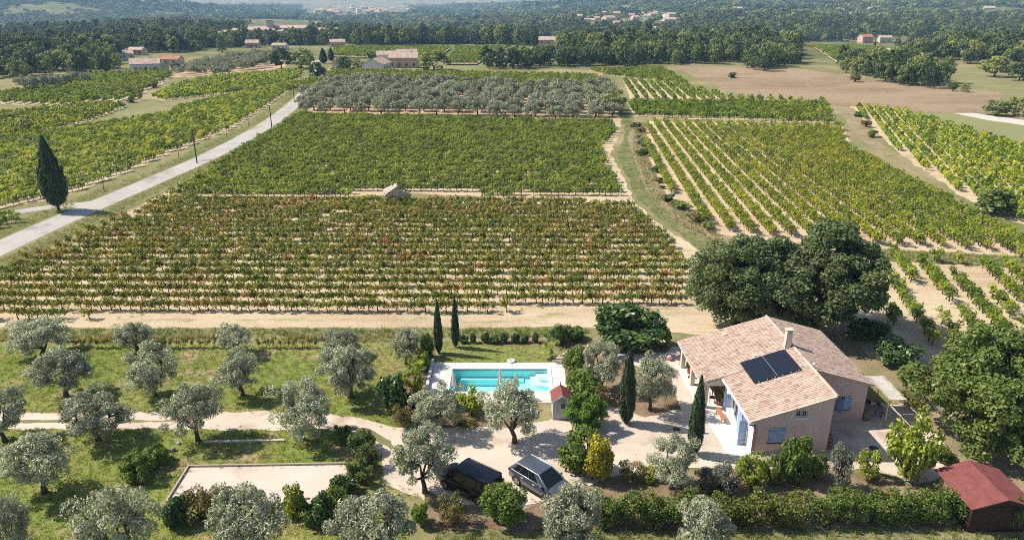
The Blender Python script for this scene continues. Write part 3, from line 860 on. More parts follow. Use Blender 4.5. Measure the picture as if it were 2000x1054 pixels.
# pot plant and red sack at the porch corner
def pot_plant(loc, label, pr, ph, mat):
    p = thing('potted_plant', label, 'plant', loc)
    MB().lathe((0, 0, 0), [(pr * 0.7, 0), (pr, ph), (pr * 1.08, ph), (pr * 1.08, ph + 0.03), (pr * 0.9, ph + 0.03)], 14).build('pot', mat, p, True)
    r = np.random.default_rng(int(loc[0] * 100) % 999)
    v, f = clump_crown([((0, 0, ph + 0.45), (0.34, 0.34, 0.45))], 160, 0.26, 0.12, r)
    link('foliage', mesh('foliage', v, f, M_leaf_fresh), p)
M_leaf_fresh = leafmat('fresh_leaves', [(0.07, 0.12, 0.02), (0.12, 0.19, 0.03), (0.20, 0.26, 0.05)], 0.3)
M_terra = plain('terracotta', (0.42, 0.19, 0.11), 0.8)
M_redfab = plain('red_canvas', (0.50, 0.03, 0.035), 0.7)
pot_plant((*hp(-1.25, 11.6), 0.055), 'leafy green pot plant at the back of the house porch', 0.22, 0.42, M_terra)
pot_plant((*hp(-0.35, 6.5), 0.055), 'dark green pot plant under the porch end beam', 0.2, 0.40, M_terra)
kb = thing('folded_parasol', 'red folded canvas parasol standing at the back porch post', 'parasol', (*hp(-1.35, 10.9), 0.055))
MB().tube([(0, 0, 0), (0, 0, 1.75)], 0.022, 8).build('pole', M_wood, kb)
MB().lathe((0, 0, 0.35), [(0.04, 0), (0.17, 0.06), (0.15, 0.5), (0.09, 1.0), (0.03, 1.3)], 10).build('canopy', M_redfab, kb, True)
MB().lathe((0, 0, 0), [(0.22, 0), (0.22, 0.06), (0.05, 0.1)], 12).build('base', M_iron, kb)
M_pink = plain('pink_plastic', (0.72, 0.32, 0.45), 0.4)
pb = MB().sphere((0, 0, 0.24), 0.24, 16, 10).build('beach_ball', M_pink, None, True); pb.location = (14.0, 56.9, 0.03)
tag(pb, 'pink inflatable ball lying behind the porch corner', 'ball')

# reed pergola
pg = thing('pergola', 'pergola with pale reed roof against the right side of the house', 'pergola', (28.45, 47.9, 0.03), R(0))
corn = [(-0.55, -1.75), (0.62, -1.70), (0.55, 1.85), (-0.5, 1.70)]
for q, (a, bq) in enumerate(corn):
    MB().tube([(a, bq, 0), (a, bq, 2.36)], 0.045, 8).build('post', M_wood, pg)
for s in (0, 1):
    a, bq = corn[s], corn[3 - s]
    MB().tube([(a[0], a[1] - 0.15, 2.36), (bq[0], bq[1] + 0.15, 2.36)], 0.04, 8).build('beam', M_wood, pg)
M_reed = patchy('reed_mat', [(0.48, 0.44, 0.38), (0.58, 0.54, 0.48), (0.62, 0.58, 0.53)], 0.4, 6, 40, stretch=(1, 12, 1))
for k in range(3):
    y0 = -1.78 + k * 1.20
    m = MB(); n = 8
    vs = []
    for i in range(n + 1):
        for j in range(5):
            xx = -0.62 + 1.32 * j / 4; yy = y0 + 1.17 * i / n
            vs.append((xx, yy, 2.42 - 0.05 * math.sin(math.pi * i / n) - 0.03 * math.sin(math.pi * j / 4) + 0.012 * rng.uniform(-1, 1)))
    m.add(vs, [(i * 5 + j, i * 5 + j + 1, i * 5 + j + 6, i * 5 + j + 5) for i in range(n) for j in range(4)])
    m.build('reed_mat', M_reed, pg)
# barrel
bl = thing('barrel', 'small wooden wine barrel against the wing corner', 'barrel', (*hp(10.28, 4.0), 0.03))
MB().lathe((0, 0, 0), [(0.21, 0), (0.27, 0.22), (0.285, 0.38), (0.27, 0.55), (0.21, 0.76), (0.19, 0.76), (0.19, 0.72)], 18).build('staves', M_wood, bl, True)
for z in (0.08, 0.24, 0.52, 0.68): MB().lathe((0, 0, z - 0.02), [(0.245 + 0.035 * (1 - abs(z - 0.38) / 0.38), 0), (0.245 + 0.035 * (1 - abs(z - 0.38) / 0.38), 0.045)], 18).build('hoop', M_zinc, bl)
# firewood stack with lean-to
fs = thing('firewood_stack', 'stack of split firewood under a small lean-to by the house side wall', 'woodpile', (*hp(5.75, 1.3), 0.03), R(2))
M_log = plain('split_logs', (0.26, 0.17, 0.11), 0.9, 0.1, vary=0.35, scale=10)
r_ = random.Random(4)
for row in range(6):
    for k in range(9):
        rr = 0.085 + r_.uniform(-0.015, 0.01)
        MB().tube([(-0.22 + r_.uniform(-.03, .03), -0.95 + k * 0.2 + (row % 2) * 0.09, 0.1 + row * 0.165), (0.24 + r_.uniform(-.03, .03), -0.95 + k * 0.2 + (row % 2) * 0.09, 0.1 + row * 0.165)], rr, 7).build('log', M_log, fs)
MB().add([(-0.30, 0.1, 1.55), (0.52, 0.1, 1.20), (0.52, 1.5, 1.20), (-0.30, 1.5, 1.55), (-0.30, 0.1, 1.59), (0.52, 0.1, 1.24), (0.52, 1.5, 1.24), (-0.30, 1.5, 1.59)],
         [(0, 3, 2, 1), (4, 5, 6, 7), (0, 1, 5, 4), (1, 2, 6, 5), (2, 3, 7, 6), (3, 0, 4, 7)]).build('lean_to_roof', M_dark, fs)
for q in (0.2, 1.4): MB().tube([(0.42, q, 0), (0.42, q, 1.22)], 0.03, 6).build('post', M_dark, fs)
for (px, py), lb in (((1707, 876), 'round dark manhole cover in the gravel right of the house'), ((1321, 838), 'square dark drain cover in the gravel left of the terrace')):
    x, y = G(px, py)
    m = MB()
    if 'round' in lb: m.lathe((0, 0, 0), [(0.33, 0.03), (0.33, 0.06), (0.28, 0.06), (0.27, 0.052), (0.01, 0.052)], 20)
    else: m.box(-0.25, 0.25, -0.2, 0.2, 0.03, 0.055).box(-0.2, 0.2, -0.15, 0.15, 0.055, 0.062)
    o = m.build('manhole_cover', M_iron); o.location = (x, y, 0); tag(o, lb, 'manhole cover')

# ================================================================== POOL
PL = thing('swimming_pool', 'rectangular turquoise swimming pool with curved corner steps', 'swimming pool', (0, 0, 0))
x0, x1, y0, y1 = POOL
M_liner = NT('pool_liner'); M_liner.base(M_liner.ramp(M_liner.noise(3, 3), [(0.3, (0.46, 0.93, 0.95)), (0.7, (0.54, 0.96, 0.97))]), 0.5, 0.3); M_liner = M_liner.m
M_coping = patchy('pool_coping', [(0.60, 0.56, 0.50), (0.66, 0.62, 0.57), (0.70, 0.66, 0.61)], 0.8, 5, 25, rough=0.8, bump=0.15, bd=0.01)
bs = MB(); zb = -1.35
bs.add([(x0, y0, zb), (x1, y0, zb), (x1, y1, zb), (x0, y1, zb), (x0, y0, 0.03), (x1, y0, 0.03), (x1, y1, 0.03), (x0, y1, 0.03)],
       [(0, 1, 2, 3), (0, 4, 5, 1), (1, 5, 6, 2), (2, 6, 7, 3), (3, 7, 4, 0)])
bs.build('basin', M_liner, PL)
MB().box(x0 + 0.6, x1 - 2.0, y1 - 0.42, y1 - 0.002, zb, -0.75).build('bench', M_liner, PL)
for k, (rr, zt) in enumerate(((2.3, -1.08), (1.85, -0.82), (1.4, -0.56), (0.95, -0.32))):
    pts = [(x1 - 0.003, y1 - 0.003)] + [(x1 - 0.003 - rr * 1.05 * math.cos(t) ** 0.7, y1 - 0.003 - rr * 1.35 * math.sin(t) ** 0.7) for t in [math.pi / 2 * q / 12 for q in range(13)]]
    pts = [(min(max(a, x0 + 0.1), x1 - 0.003), max(c, y0 + 0.1)) for a, c in pts]
    MB().prism(pts, zb + 0.01 * k, zt).build('step', M_white if k > 1 else M_liner, PL)
w = 0.34
for nm, a in (('front', (x0 - w, x1 + w, y0 - w, y0)), ('back', (x0 - w, x1 + w, y1, y1 + w)), ('left', (x0 - w, x0, y0 + 0.002, y1 - 0.002)), ('right', (x1, x1 + w, y0 + 0.002, y1 - 0.002))):
    MB().box(a[0], a[1], a[2], a[3], -0.05, 0.095).build('coping', M_coping, PL, bevel=0.015)
M_water = NT('pool_water')
def _water():
    t = M_water
    tr = t.n('ShaderNodeBsdfTransparent'); tr.inputs[0].default_value = (0.80, 0.99, 1.0, 1)
    gl = t.n('ShaderNodeBsdfGlossy'); gl.inputs['Roughness'].default_value = 0.03
    fr = t.n('ShaderNodeFresnel'); fr.inputs[0].default_value = 1.33
    b = t.n('ShaderNodeBump'); b.inputs['Strength'].default_value = 0.15; b.inputs['Distance'].default_value = 0.04
    t.l(t.noise(3.5, 3), b.inputs['Height']); t.l(b.outputs[0], fr.inputs['Normal']); t.l(b.outputs[0], gl.inputs['Normal'])
    mx = t.n('ShaderNodeMixShader')
    t.l(fr.outputs[0], mx.inputs[0]); t.l(tr.outputs[0], mx.inputs[1]); t.l(gl.outputs[0], mx.inputs[2]); t.l(mx.outputs[0], t.out.inputs[0])
_water()
MB().add([(x0 + .002, y0 + .002, -0.06), (x1 - .002, y0 + .002, -0.06), (x1 - .002, y1 - .002, -0.06), (x0 + .002, y1 - .002, -0.06)], [(0, 1, 2, 3)]).build('water', M_water.m, PL)
# deck of pale slabs round the pool: a base with slabs as real pieces
dk = MB()
dx0, dx1, dy0, dy1 = DECK
for a in ((dx0, dx1, y1 + w + .002, dy1), (dx0, dx1 + 0.3, dy0, y0 - w - .002), (dx0, x0 - w - .002, y0 - w, y1 + w), (x1 + w + .002, dx1 + 0.15, y0 - w, y1 + w)):
    dk.box(a[0], a[1], a[2], a[3], 0.0, 0.05)
dko = dk.build('pool_deck', M_slab); tag(dko, kind='structure')
sl = MB().box(-0.29, 0.29, -0.29, 0.29, 0.0, 0.018)
sme = mesh('paving_slab', sl.v, sl.f, M_slab)
def lay(ax0, ax1, ay0, ay1):
    nx = max(1, int((ax1 - ax0) / 0.6)); ny = max(1, int((ay1 - ay0) / 0.6))
    for i in range(nx):
        for j in range(ny):
            o = link('paving_slab', sme, dko)
            o.location = (ax0 + (i + 0.5) * (ax1 - ax0) / nx, ay0 + (j + 0.5) * (ay1 - ay0) / ny, 0.05 + rng.uniform(0, 0.004))
            o.scale = ((ax1 - ax0) / nx / 0.6, (ay1 - ay0) / ny / 0.6, 1)
lay(dx0, dx1, y1 + w + .01, dy1); lay(dx0, x0 - w - .01, y0 - w, y1 + w); lay(x1 + w + .01, dx1 + .15, y0 - w, y1 + w); lay(-1.0, dx1 + .3, dy0 + 0.3, y0 - w - .01)
wl = MB().box(-7.12, -6.88, 51.0, 56.6, 0, 0.34).build('low_wall', M_slab, None, bevel=0.02); tag(wl, 'low pale wall along the left end of the pool deck', 'wall')
# closed parasols
M_canvas = leafmat('white_canvas', [(0.74, 0.72, 0.69), (0.80, 0.78, 0.75)], 0.5, (1.0, 1.0), 0.8, tint=(1.0, 0.97, 0.93))
for (px, dy, hh, lb) in ((-4.72, 50.75, 2.25, 'closed white parasol at the left end of the pool'), (-0.98, 50.80, 2.45, 'closed white parasol in front of the middle of the pool'), (0.32, 50.35, 2.3, 'closed white parasol partly hidden behind the olive tree by the pool')):
    p = thing('parasol', lb, 'parasol', (px, dy, 0.05), 0, 'closed parasols by the pool')
    MB().tube([(0, 0, 0.05), (0, 0, hh)], 0.022, 8).build('pole', M_white, p)
    m = MB(); n = 12; rows = []
    for k, (rr, z) in enumerate(((0.16, 0.95), (0.20, 1.0), (0.19, 1.25), (0.15, 1.6), (0.10, 2.0), (0.05, hh - 0.04), (0.012, hh + 0.04))):
        z = z * hh / 2.3 if k < 5 else z
        for i in range(n):
            t = 2 * math.pi * i / n; q = rr * (1.15 if i % 2 else 0.8)
            rows.append((q * math.cos(t), q * math.sin(t), z))
    m.add(rows, [(k * n + i, k * n + (i + 1) % n, (k + 1) * n + (i + 1) % n, (k + 1) * n + i) for k in range(6) for i in range(n)])
    m.build('canopy', M_canvas, p)
    MB().lathe((0, 0, 0), [(0.26, 0), (0.26, 0.05), (0.05, 0.09), (0.03, 0.28)], 14).build('base', M_zinc, p)
rb = MB().lathe((0, 0, 0), [(0.30, 0), (0.36, 0.06), (0.36, 0.12), (0.30, 0.18), (0.2, 0.18), (0.17, 0.1), (0.17, 0.05)], 18).build('swim_ring', M_white, None, True)
rb.location = (-0.05, 56.55, 0.05); tag(rb, 'white inflatable swim ring at the back edge of the pool deck', 'swim ring')
sp = MB().lathe((0, 0, 0), [(0.13, 0), (0.17, 0.25), (0.2, 0.3), (0.16, 0.3), (0.14, 0.26)], 14).build('planter', M_iron, None, True)
sp.location = (-5.95, 52.6, 0.07); tag(sp, 'small dark planter on the deck left of the pool', 'planter')

# ------------------------------------------------------------------ pool hut
M_grey = plain('light_grey_boards', (0.46, 0.47, 0.50), 0.65, vary=0.06)
M_shingle = NT('red_shingles')
def _sh():
    t = M_shingle
    col = t.ramp(t.noise(2.2, 5, 0.65), [(0.3, (0.165, 0.052, 0.048)), (0.7, (0.235, 0.082, 0.074))])
    t.base(t.mix(1.0, col, t.ramp(t.noise(60, 2), [(0.3, 0.75), (0.7, 1.2)]), 'MULTIPLY'), 0.85, 0.2)
    t.bump(t.noise(40, 2), 0.3, 0.01)
_sh()
def gable_hut(name, label, cat, loc, rz, W, D, he, hr, board, trim, roofm, oh=0.15, shingle=0.22, bw=0.14, horizontal=False):
    h = thing(name, label, cat, loc, rz)
    core = MB()
    core.add([(-W / 2, -D / 2, 0), (W / 2, -D / 2, 0), (W / 2, D / 2, 0), (-W / 2, D / 2, 0), (-W / 2, -D / 2, he), (W / 2, -D / 2, he), (W / 2, D / 2, he), (-W / 2, D / 2, he), (0, -D / 2, hr), (0, D / 2, hr)],
             [(0, 1, 5, 8, 4), (1, 2, 6, 5), (2, 3, 7, 9, 6), (3, 0, 4, 7)])
    wl = core.build('wall', board, h)
    top = lambda x: hr - (hr - he) * abs(x) / (W / 2)
    bd = []
    if horizontal:
        n = int(he / bw)
        for k in range(n):
            z0, z1 = k * bw + 0.006, (k + 1) * bw - 0.006
            for s in (-1, 1):
                MB().box(min(s * W / 2, s * (W / 2 + 0.02)), max(s * W / 2, s * (W / 2 + 0.02)), -D / 2, D / 2, z0, z1).build('plank', board, wl)
                MB().box(-W / 2, W / 2, min(s * D / 2, s * (D / 2 + 0.02)), max(s * D / 2, s * (D / 2 + 0.02)), z0, z1).build('plank', board, wl)
    else:
        n = int(W / bw)
        for k in range(n):
            xa, xb = -W / 2 + k * W / n + 0.006, -W / 2 + (k + 1) * W / n - 0.006
            m = MB(); y = -D / 2
            m.add([(xa, y - .02, 0), (xb, y - .02, 0), (xb, y - .02, top(xb)), (xa, y - .02, top(xa)), (xa, y, 0), (xb, y, 0), (xb, y, top(xb)), (xa, y, top(xa))],
                  [(0, 1, 2, 3), (0, 3, 7, 4), (1, 5, 6, 2), (3, 2, 6, 7)])
            m.build('plank', board, wl)
        n = int(D / bw)
        for k in range(n):
            ya, yb = -D / 2 + k * D / n + 0.006, -D / 2 + (k + 1) * D / n - 0.006
            MB().box(-W / 2 - .02, -W / 2, ya, yb, 0, he).build('plank', board, wl)
            MB().box(W / 2, W / 2 + .02, ya, yb, 0, he).build('plank', board, wl)
    sl = (hr - he) / (W / 2); rx = W / 2 + oh
    for s in (-1, 1):
        m = MB()
        a = [(0, -D / 2 - oh, hr + 0.02), (s * rx, -D / 2 - oh, hr + 0.02 - sl * rx), (s * rx, D / 2 + oh, hr + 0.02 - sl * rx), (0, D / 2 + oh, hr + 0.02)]
        m.add(a + [(p[0], p[1], p[2] + 0.05) for p in a], [(0, 1, 2, 3), (7, 6, 5, 4), (0, 4, 5, 1), (1, 5, 6, 2), (2, 6, 7, 3), (3, 7, 4, 0)])
        rf = m.build('roof', roofm, h)
        nr = int(rx / shingle)
        for k in range(nr):
            xa, xb = rx * k / nr, rx * (k + 1) / nr + 0.012
            za, zb = hr + 0.072 - sl * xa, hr + 0.084 - sl * xb
            MB().add([(s * xa, -D / 2 - oh - .005, za), (s * xb, -D / 2 - oh - .005, zb), (s * xb, D / 2 + oh + .005, zb), (s * xa, D / 2 + oh + .005, za),
                      (s * xb, -D / 2 - oh - .005, zb - 0.012), (s * xb, D / 2 + oh + .005, zb - 0.012)], [(0, 1, 2, 3), (1, 4, 5, 2)]).build('shingle_course', roofm, rf)
        # barge boards
        for yy in (-D / 2 - oh - 0.03, D / 2 + oh + 0.008):
            MB().add([(0, yy, hr + 0.06), (s * rx, yy, hr + 0.06 - sl * rx), (s * rx, yy, hr - 0.08 - sl * rx), (0, yy, hr - 0.08), (0, yy + .022, hr + 0.06), (s * rx, yy + .022, hr + 0.06 - sl * rx), (s * rx, yy + .022, hr - 0.08 - sl * rx), (0, yy + .022, hr - 0.08)],
                     [(0, 1, 2, 3), (7, 6, 5, 4), (0, 4, 5, 1), (1, 5, 6, 2), (2, 6, 7, 3)]).build('barge_board', trim, h)
    return h
hut = gable_hut('pool_hut', 'small light grey wooden hut with red roof beside the pool deck', 'hut', (3.78, 47.95, 0.04), R(1), 1.35, 1.4, 1.62, 2.08, M_grey, M_white, M_shingle.m, 0.13)
dr = MB().box(-0.36, 0.40, -0.755, -0.728, 0.05, 1.55).build('door', M_grey, hut)
wi = MB().box(-0.14, 0.28, -0.775, -0.756, 0.95, 1.42).build('window', M_white, dr)
for i in range(2):
    for j in range(2): MB().box(-0.11 + i * 0.19, 0.06 + i * 0.19, -0.782, -0.776, 0.985 + j * 0.215, 1.175 + j * 0.215).build('pane', M_glass, dr)
MB().box(-0.315, -0.29, -0.80, -0.756, 0.72, 0.86).build('handle', M_iron, dr)
MB().tube([(-0.05, 0.55, 2.05), (-0.05, 0.55, 2.55)], 0.035, 8).build('flue', M_terra, hut)
# ------------------------------------------------------------------ garden shed bottom right
shed = gable_hut('garden_shed', 'dark timber garden shed with broad red shingle roof under the oak', 'shed', (29.15, 36.55, 0.02), R(0.5), 3.5, 3.3, 1.9, 2.48, M_dark, M_dark, M_shingle.m, 0.30, 0.2, 0.15, True)
MB().box(-1.79, -1.772, 0.2, 1.2, 0.1, 1.75).build('door', M_wood, shed)
MB().add([(-2.02, 1.0, 1.9), (-1.99, 1.0, 1.9), (-1.99, 1.9, 1.9), (-2.02, 1.9, 1.9), (-2.02, 1.0, 1.85), (-2.02, 1.9, 1.85)], [(0, 1, 2, 3), (0, 3, 5, 4)]).build('gutter', M_zinc, shed)
vf = MB()
for s in (-1, 1): vf.box(s * 0.3 - 0.28, s * 0.3 + 0.28, -1.69, -1.672, 0.02, 1.85)
vf.build('double_door', M_dark, shed)

# ------------------------------------------------------------------ boules court, edging, stones
ct = [(-22.05, 37.6), (-22.2, 41.3), (-11.5, 41.6), (-10.8, 39.6), (-11.4, 37.3)]
sheet('boules_court', ct, 0.034, M_court, 0.8, 0.03)
def plank_edge(parent, a, b, w=0.11, z1=0.17, mat=None, seg=2.4):
    a, b = np.array(a), np.array(b); L = np.linalg.norm(b - a); n = max(1, round(L / seg)); d = (b - a) / L
    M = Matrix.Rotation(math.atan2(d[1], d[0]), 4, 'Z')
    for k in range(n):
        c = a + d * L * (k + 0.5) / n
        MB().obox((*c, z1 / 2 + rng.uniform(-.006, .006)), (L / n - 0.015, w, z1), M).build('timber', mat or M_wood, parent)
ce = thing('court_edging', 'weathered timber edging round the pale boules court', 'edging', (0, 0, 0))
M_pale_wood = plain('silvered_timber', (0.40, 0.33, 0.26), 0.85, vary=0.2, scale=7)
plank_edge(ce, ct[0], ct[1], mat=M_pale_wood); plank_edge(ce, ct[1], ct[2], mat=M_pale_wood); plank_edge(ce, ct[0], (-11.4, 37.3), mat=M_pale_wood)
te = thing('garden_kerb', 'pale stone kerb across the lawn below the driveway', 'kerb', (0, 0, 0))
plank_edge(te, G(398, 864), G(556, 861), 0.16, 0.14, M_cream, 1.1)
def rock(loc, s, label, seed, mat):
    r = np.random.default_rng(seed); m = MB().sphere((0, 0, 0), 1, 12, 8)
    v = np.array(m.v); d = unit(v)
    k = 1 + 0.22 * np.sin(d @ r.normal(0, 2.4, (3, 1)) + r.uniform(0, 6))[:, 0] + 0.14 * np.sin(d @ r.normal(0, 5, (3, 1)))[:, 0]
    v = d * k[:, None] * np.array(s)
    for _ in range(5):
        pn = unit(r.normal(0, 1, 3)); pd = 0.75 * np.abs(pn * np.array(s)).max(); dd = v @ pn - pd; v -= np.outer(np.maximum(dd, 0), pn)
    o = link('rock', mesh('rock', v, np.array([f if len(f) == 4 else (*f, f[2]) for f in m.f if len(f) == 4]), mat)) if False else link('rock', mesh('rock', [tuple(p) for p in v], m.f, mat))
    o.location = loc; tag(o, label, 'rock', 'stones on the lawn')
M_stone = patchy('limestone', [(0.30, 0.26, 0.21), (0.42, 0.375, 0.31), (0.52, 0.475, 0.40)], 0.8, 4, 25, bump=0.8, bd=0.03)
for (px, py), s, lb, sd in (((349, 867), (0.17, 0.14, 0.13), 'small pale stone on the lawn below the gravel drive', 1), ((339, 880), (0.25, 0.18, 0.17), 'largest grey stone on the lawn above the oleander', 2), ((329, 893), (0.18, 0.13, 0.11), 'dark flat stone on the lawn beside the oleander', 3)):
    x, y = G(px, py); rock((x, y, s[2] * 0.7), s, lb, sd, M_stone)
bk = thing('bucket_lamp', 'small white lamp post with dark cap on the boules court edge', 'lamp', (*G(591, 972), 0.03))
MB().lathe((0, 0, 0), [(0.06, 0), (0.06, 0.34), (0.10, 0.36)], 12).build('post', M_white, bk, True); MB().lathe((0, 0, 0.36), [(0.12, 0), (0.13, 0.1), (0.05, 0.13)], 12).build('cap', M_iron, bk, True)

# ================================================================== VEHICLES
M_tyre = plain('tyre_rubber', (0.018, 0.018, 0.018), 0.85)
M_rim = plain('alloy_rim', (0.45, 0.45, 0.46), 0.35, 0.5, metal=0.8)
M_cglass = NT('car_glass'); M_cglass.base((0.010, 0.016, 0.016), 0.05, 0.4); M_cglass = M_cglass.m
M_lamp = NT('lamp_glass'); M_lamp.base((0.55, 0.56, 0.58), 0.1, 0.6); M_lamp = M_lamp.m
M_tail = NT('tail_lamp'); M_tail.base((0.25, 0.01, 0.01), 0.15, 0.6); M_tail = M_tail.m
M_trim = plain('black_trim', (0.012, 0.012, 0.013), 0.45)
M_plate = plain('number_plate', (0.7, 0.7, 0.68), 0.5)
M_highlight = plain('highlight_strip', (0.78, 0.79, 0.80), 0.3, 0.5, metal=0.5, vary=0.02)  # pale colour for strips that imitate sun highlights on the car
def car(name, label, cat, loc, rz, P_, paint):
    c = thing(name, label, cat, loc, rz)
    # lower body: loft of cross-sections from tail to nose
    m = MB(); secs = []
    for (x, zl, zb, w) in P_['body']:
        zm = zl + (zb - zl) * 0.45
        half = [(w * 0.88, zl), (w * 0.985, zl + 0.10), (w, zm), (w * 0.985, zb - 0.10), (w * 0.94, zb - 0.02), (w * 0.6, zb + 0.015)]
        secs.append([(x, y, z) for y, z in half] + [(x, -y, z) for y, z in half[::-1]])
    n = len(secs[0])
    vs = [p for s in secs for p in s]
    fs = [(i * n + k, i * n + (k + 1) % n, (i + 1) * n + (k + 1) % n, (i + 1) * n + k) for i in range(len(secs) - 1) for k in range(n)]
    fs += [tuple(range(n))[::-1], tuple((len(secs) - 1) * n + k for k in range(n))]
    body = m.add(vs, fs).build('body', paint, c, True)
    md = body.modifiers.new('edge', 'EDGE_SPLIT'); md.split_angle = R(38)
    # cabin shell
    (xr0, xr1), (xf0, xf1), zb, zr, wb, wr = P_['rear'], P_['front'], P_['belt'], P_['roof'], P_['wb'], P_['wr']
    B = [(xr0, wb, zb), (xf0, wb, zb), (xf0, -wb, zb), (xr0, -wb, zb)]
    T = [(xr1, wr, zr), (xf1, wr, zr), (xf1, -wr, zr), (xr1, -wr, zr)]
    cab = MB().add(B + T, [(0, 1, 5, 4), (1, 2, 6, 5), (2, 3, 7, 6), (3, 0, 4, 7)]).build('pillars', paint, c, True, bevel=0.09)
    # roof, slightly domed
    rm = MB(); nu, nv = 10, 8; vs = []
    for i in range(nu + 1):
        for j in range(nv + 1):
            a, b2 = i / nu, j / nv * 2 - 1
            x = xr1 - 0.06 + (xf1 - xr1 + 0.08) * a; y = (wr + 0.015) * b2
            vs.append((x, y, zr - 0.012 + 0.075 * (1 - b2 ** 4) * (0.55 + 0.45 * math.sin(math.pi * (0.15 + 0.7 * a)))))
    rm.add(vs, [(i * (nv + 1) + j, (i + 1) * (nv + 1) + j, (i + 1) * (nv + 1) + j + 1, i * (nv + 1) + j + 1) for i in range(nu) for j in range(nv)])
    roof = rm.build('roof', P_.get('roof_mat', paint), c, True)
    for s in (-1, 1):
        if P_.get('rails'): MB().tube([(xr1 + 0.05, s * (wr - 0.03), zr + 0.03), (xr1 + 0.3, s * (wr - 0.03), zr + 0.075), (xf1 - 0.3, s * (wr - 0.03), zr + 0.075), (xf1 - 0.05, s * (wr - 0.03), zr + 0.03)], 0.02, 6).build('roof_rail', M_trim, roof, True)
    for s in (-1, 1):
        if P_.get('trim'):  # added bright strips stand in for highlights along roof edge and belt
            MB().tube([(xr1 - 0.02, s * (wr + 0.012), zr - 0.01), ((xr1 + xf1) / 2, s * (wr + 0.018), zr + 0.012), (xf1, s * (wr + 0.012), zr - 0.01), (xf0 - 0.05, s * (wb + 0.01), zb + 0.03)], 0.028, 6).build('roof_highlight', M_highlight, c, True)
            MB().tube([(xr0 + 0.25, s * (wb + 0.02), zb + 0.03), (xf0 - 0.35, s * (wb + 0.02), zb + 0.02)], 0.022, 6).build('belt_highlight', M_highlight, c, True)
    # glass laid just proud of the shell
    def lerp3(p, q, t): return tuple(p[i] + (q[i] - p[i]) * t for i in range(3))
    def pane(nm, b0, b1, t0, t1, e=0.008, mat=None):
        b0, b1, t0, t1 = map(Vector, (b0, b1, t0, t1))
        nn = (b1 - b0).cross(t0 - b0).normalized() * e
        vs = [b0, b1, t1, t0]
        MB().add([p + nn for p in vs] + vs, [(0, 1, 2, 3), (0, 4, 5, 1), (1, 5, 6, 2), (2, 6, 7, 3), (3, 7, 4, 0)]).build(nm, mat or M_cglass, c)
    def face(nm, p0, p1, q0, q1, a0, a1, z0, z1, e=0.008):
        lo0, lo1 = lerp3(p0, p1, a0), lerp3(p0, p1, a1); hi0, hi1 = lerp3(q0, q1, a0), lerp3(q0, q1, a1)
        pane(nm, lerp3(lo0, hi0, z0), lerp3(lo1, hi1, z0), lerp3(lo0, hi0, z1), lerp3(lo1, hi1, z1), e)
    face('windscreen', B[2], B[1], T[2], T[1], 0.97, 0.03, 0.05, 0.95) if False else face('windscreen', B[2], B[1], T[2], T[1], 0.05, 0.95, 0.04, 0.95)
    face('rear_window', B[0], B[3], T[0], T[3], 0.08, 0.92, 0.12, 0.92)
    for a0, a1 in P_['side']:
        face('side_window', B[1], B[0], T[1], T[0], a0, a1, 0.08, 0.90)
        face('side_window', B[3], B[2], T[3], T[2], 1 - a1, 1 - a0, 0.08, 0.90)
    # wheels
    for x in P_['axles']:
        for s in (-1, 1):
            r = P_['wheel']; y = s * (P_['w'] - 0.10)
            ty = MB().lathe((0, 0, 0), [(r * 0.62, -0.10), (r * 0.94, -0.10), (r, -0.07), (r, 0.07), (r * 0.94, 0.10), (r * 0.62, 0.10)], 22)
            wv = [(x + p[0], y + p[2] * 1.05, r + p[1]) for p in ty.v]
            wo = MB().add(wv, ty.f).build('wheel', M_tyre, c, True)
            rmb = MB(); yo = y + s * 0.108
            for k in range(5):
                t = 2 * math.pi * k / 5
                rmb.obox((x + math.cos(t) * r * 0.36, yo, r + math.sin(t) * r * 0.36), (r * 0.56, 0.02, r * 0.2), Matrix.Rotation(-t, 4, 'Y'))
            rg = MB().lathe((0, 0, 0), [(r * 0.56, -0.004), (r * 0.66, -0.004), (r * 0.66, 0.006), (r * 0.56, 0.006)], 22)
            rmb.add([(x + p[0], yo + p[2], r + p[1]) for p in rg.v], rg.f[:-2])
            rmb.build('rim', M_rim, wo)
            ar = MB().lathe((0, 0, 0), [(r * 1.02, -0.01), (r * 1.17, -0.012), (r * 1.17, 0.01), (r * 1.02, 0.01)], 22)
            keep = [f for f in ar.f[:-2]]
            MB().add([(x + p[0], s * (P_['w'] - 0.004) + p[2], max(0.2, r + p[1])) for p in ar.v], keep).build('wheel_arch', M_trim, c)
    # lamps, bumpers, mirrors, handles, sills
    nx, tx = P_['body'][-1][0], P_['body'][0][0]
    for s in (-1, 1):
        MB().obox((nx - 0.10, s * (P_['w'] - 0.28), P_['lampz']), (0.2, 0.38, 0.13)).build('headlight', M_lamp, c, bevel=0.03)
        MB().obox((tx + 0.06, s * (P_['w'] - 0.17), P_['tailz']), (0.14, 0.24, P_['tailh'])).build('tail_light', M_tail, c, bevel=0.03)
        mm = MB().obox((xf0 - 0.42, s * (wb + 0.14), zb + 0.06), (0.13, 0.22, 0.15)).build('wing_mirror', P_.get('mirror', paint), c, bevel=0.03)
        MB().box(P_['axles'][0] + 0.42, P_['axles'][1] - 0.42, min(s * (P_['w'] - .02), s * (P_['w'] + 0.006)), max(s * (P_['w'] - .02), s * (P_['w'] + 0.006)), 0.24, 0.36).build('sill', M_trim, c)
        for hx in P_['handles']: MB().obox((hx, s * (P_['w'] * 0.995 + 0.004), zb - 0.16), (0.2, 0.03, 0.035)).build('door_handle', P_.get('handle', M_alu), c)
    MB().obox((nx - 0.02, 0, 0.42), (0.12, P_['w'] * 1.5, 0.2)).build('bumper', M_trim, c, bevel=0.03)
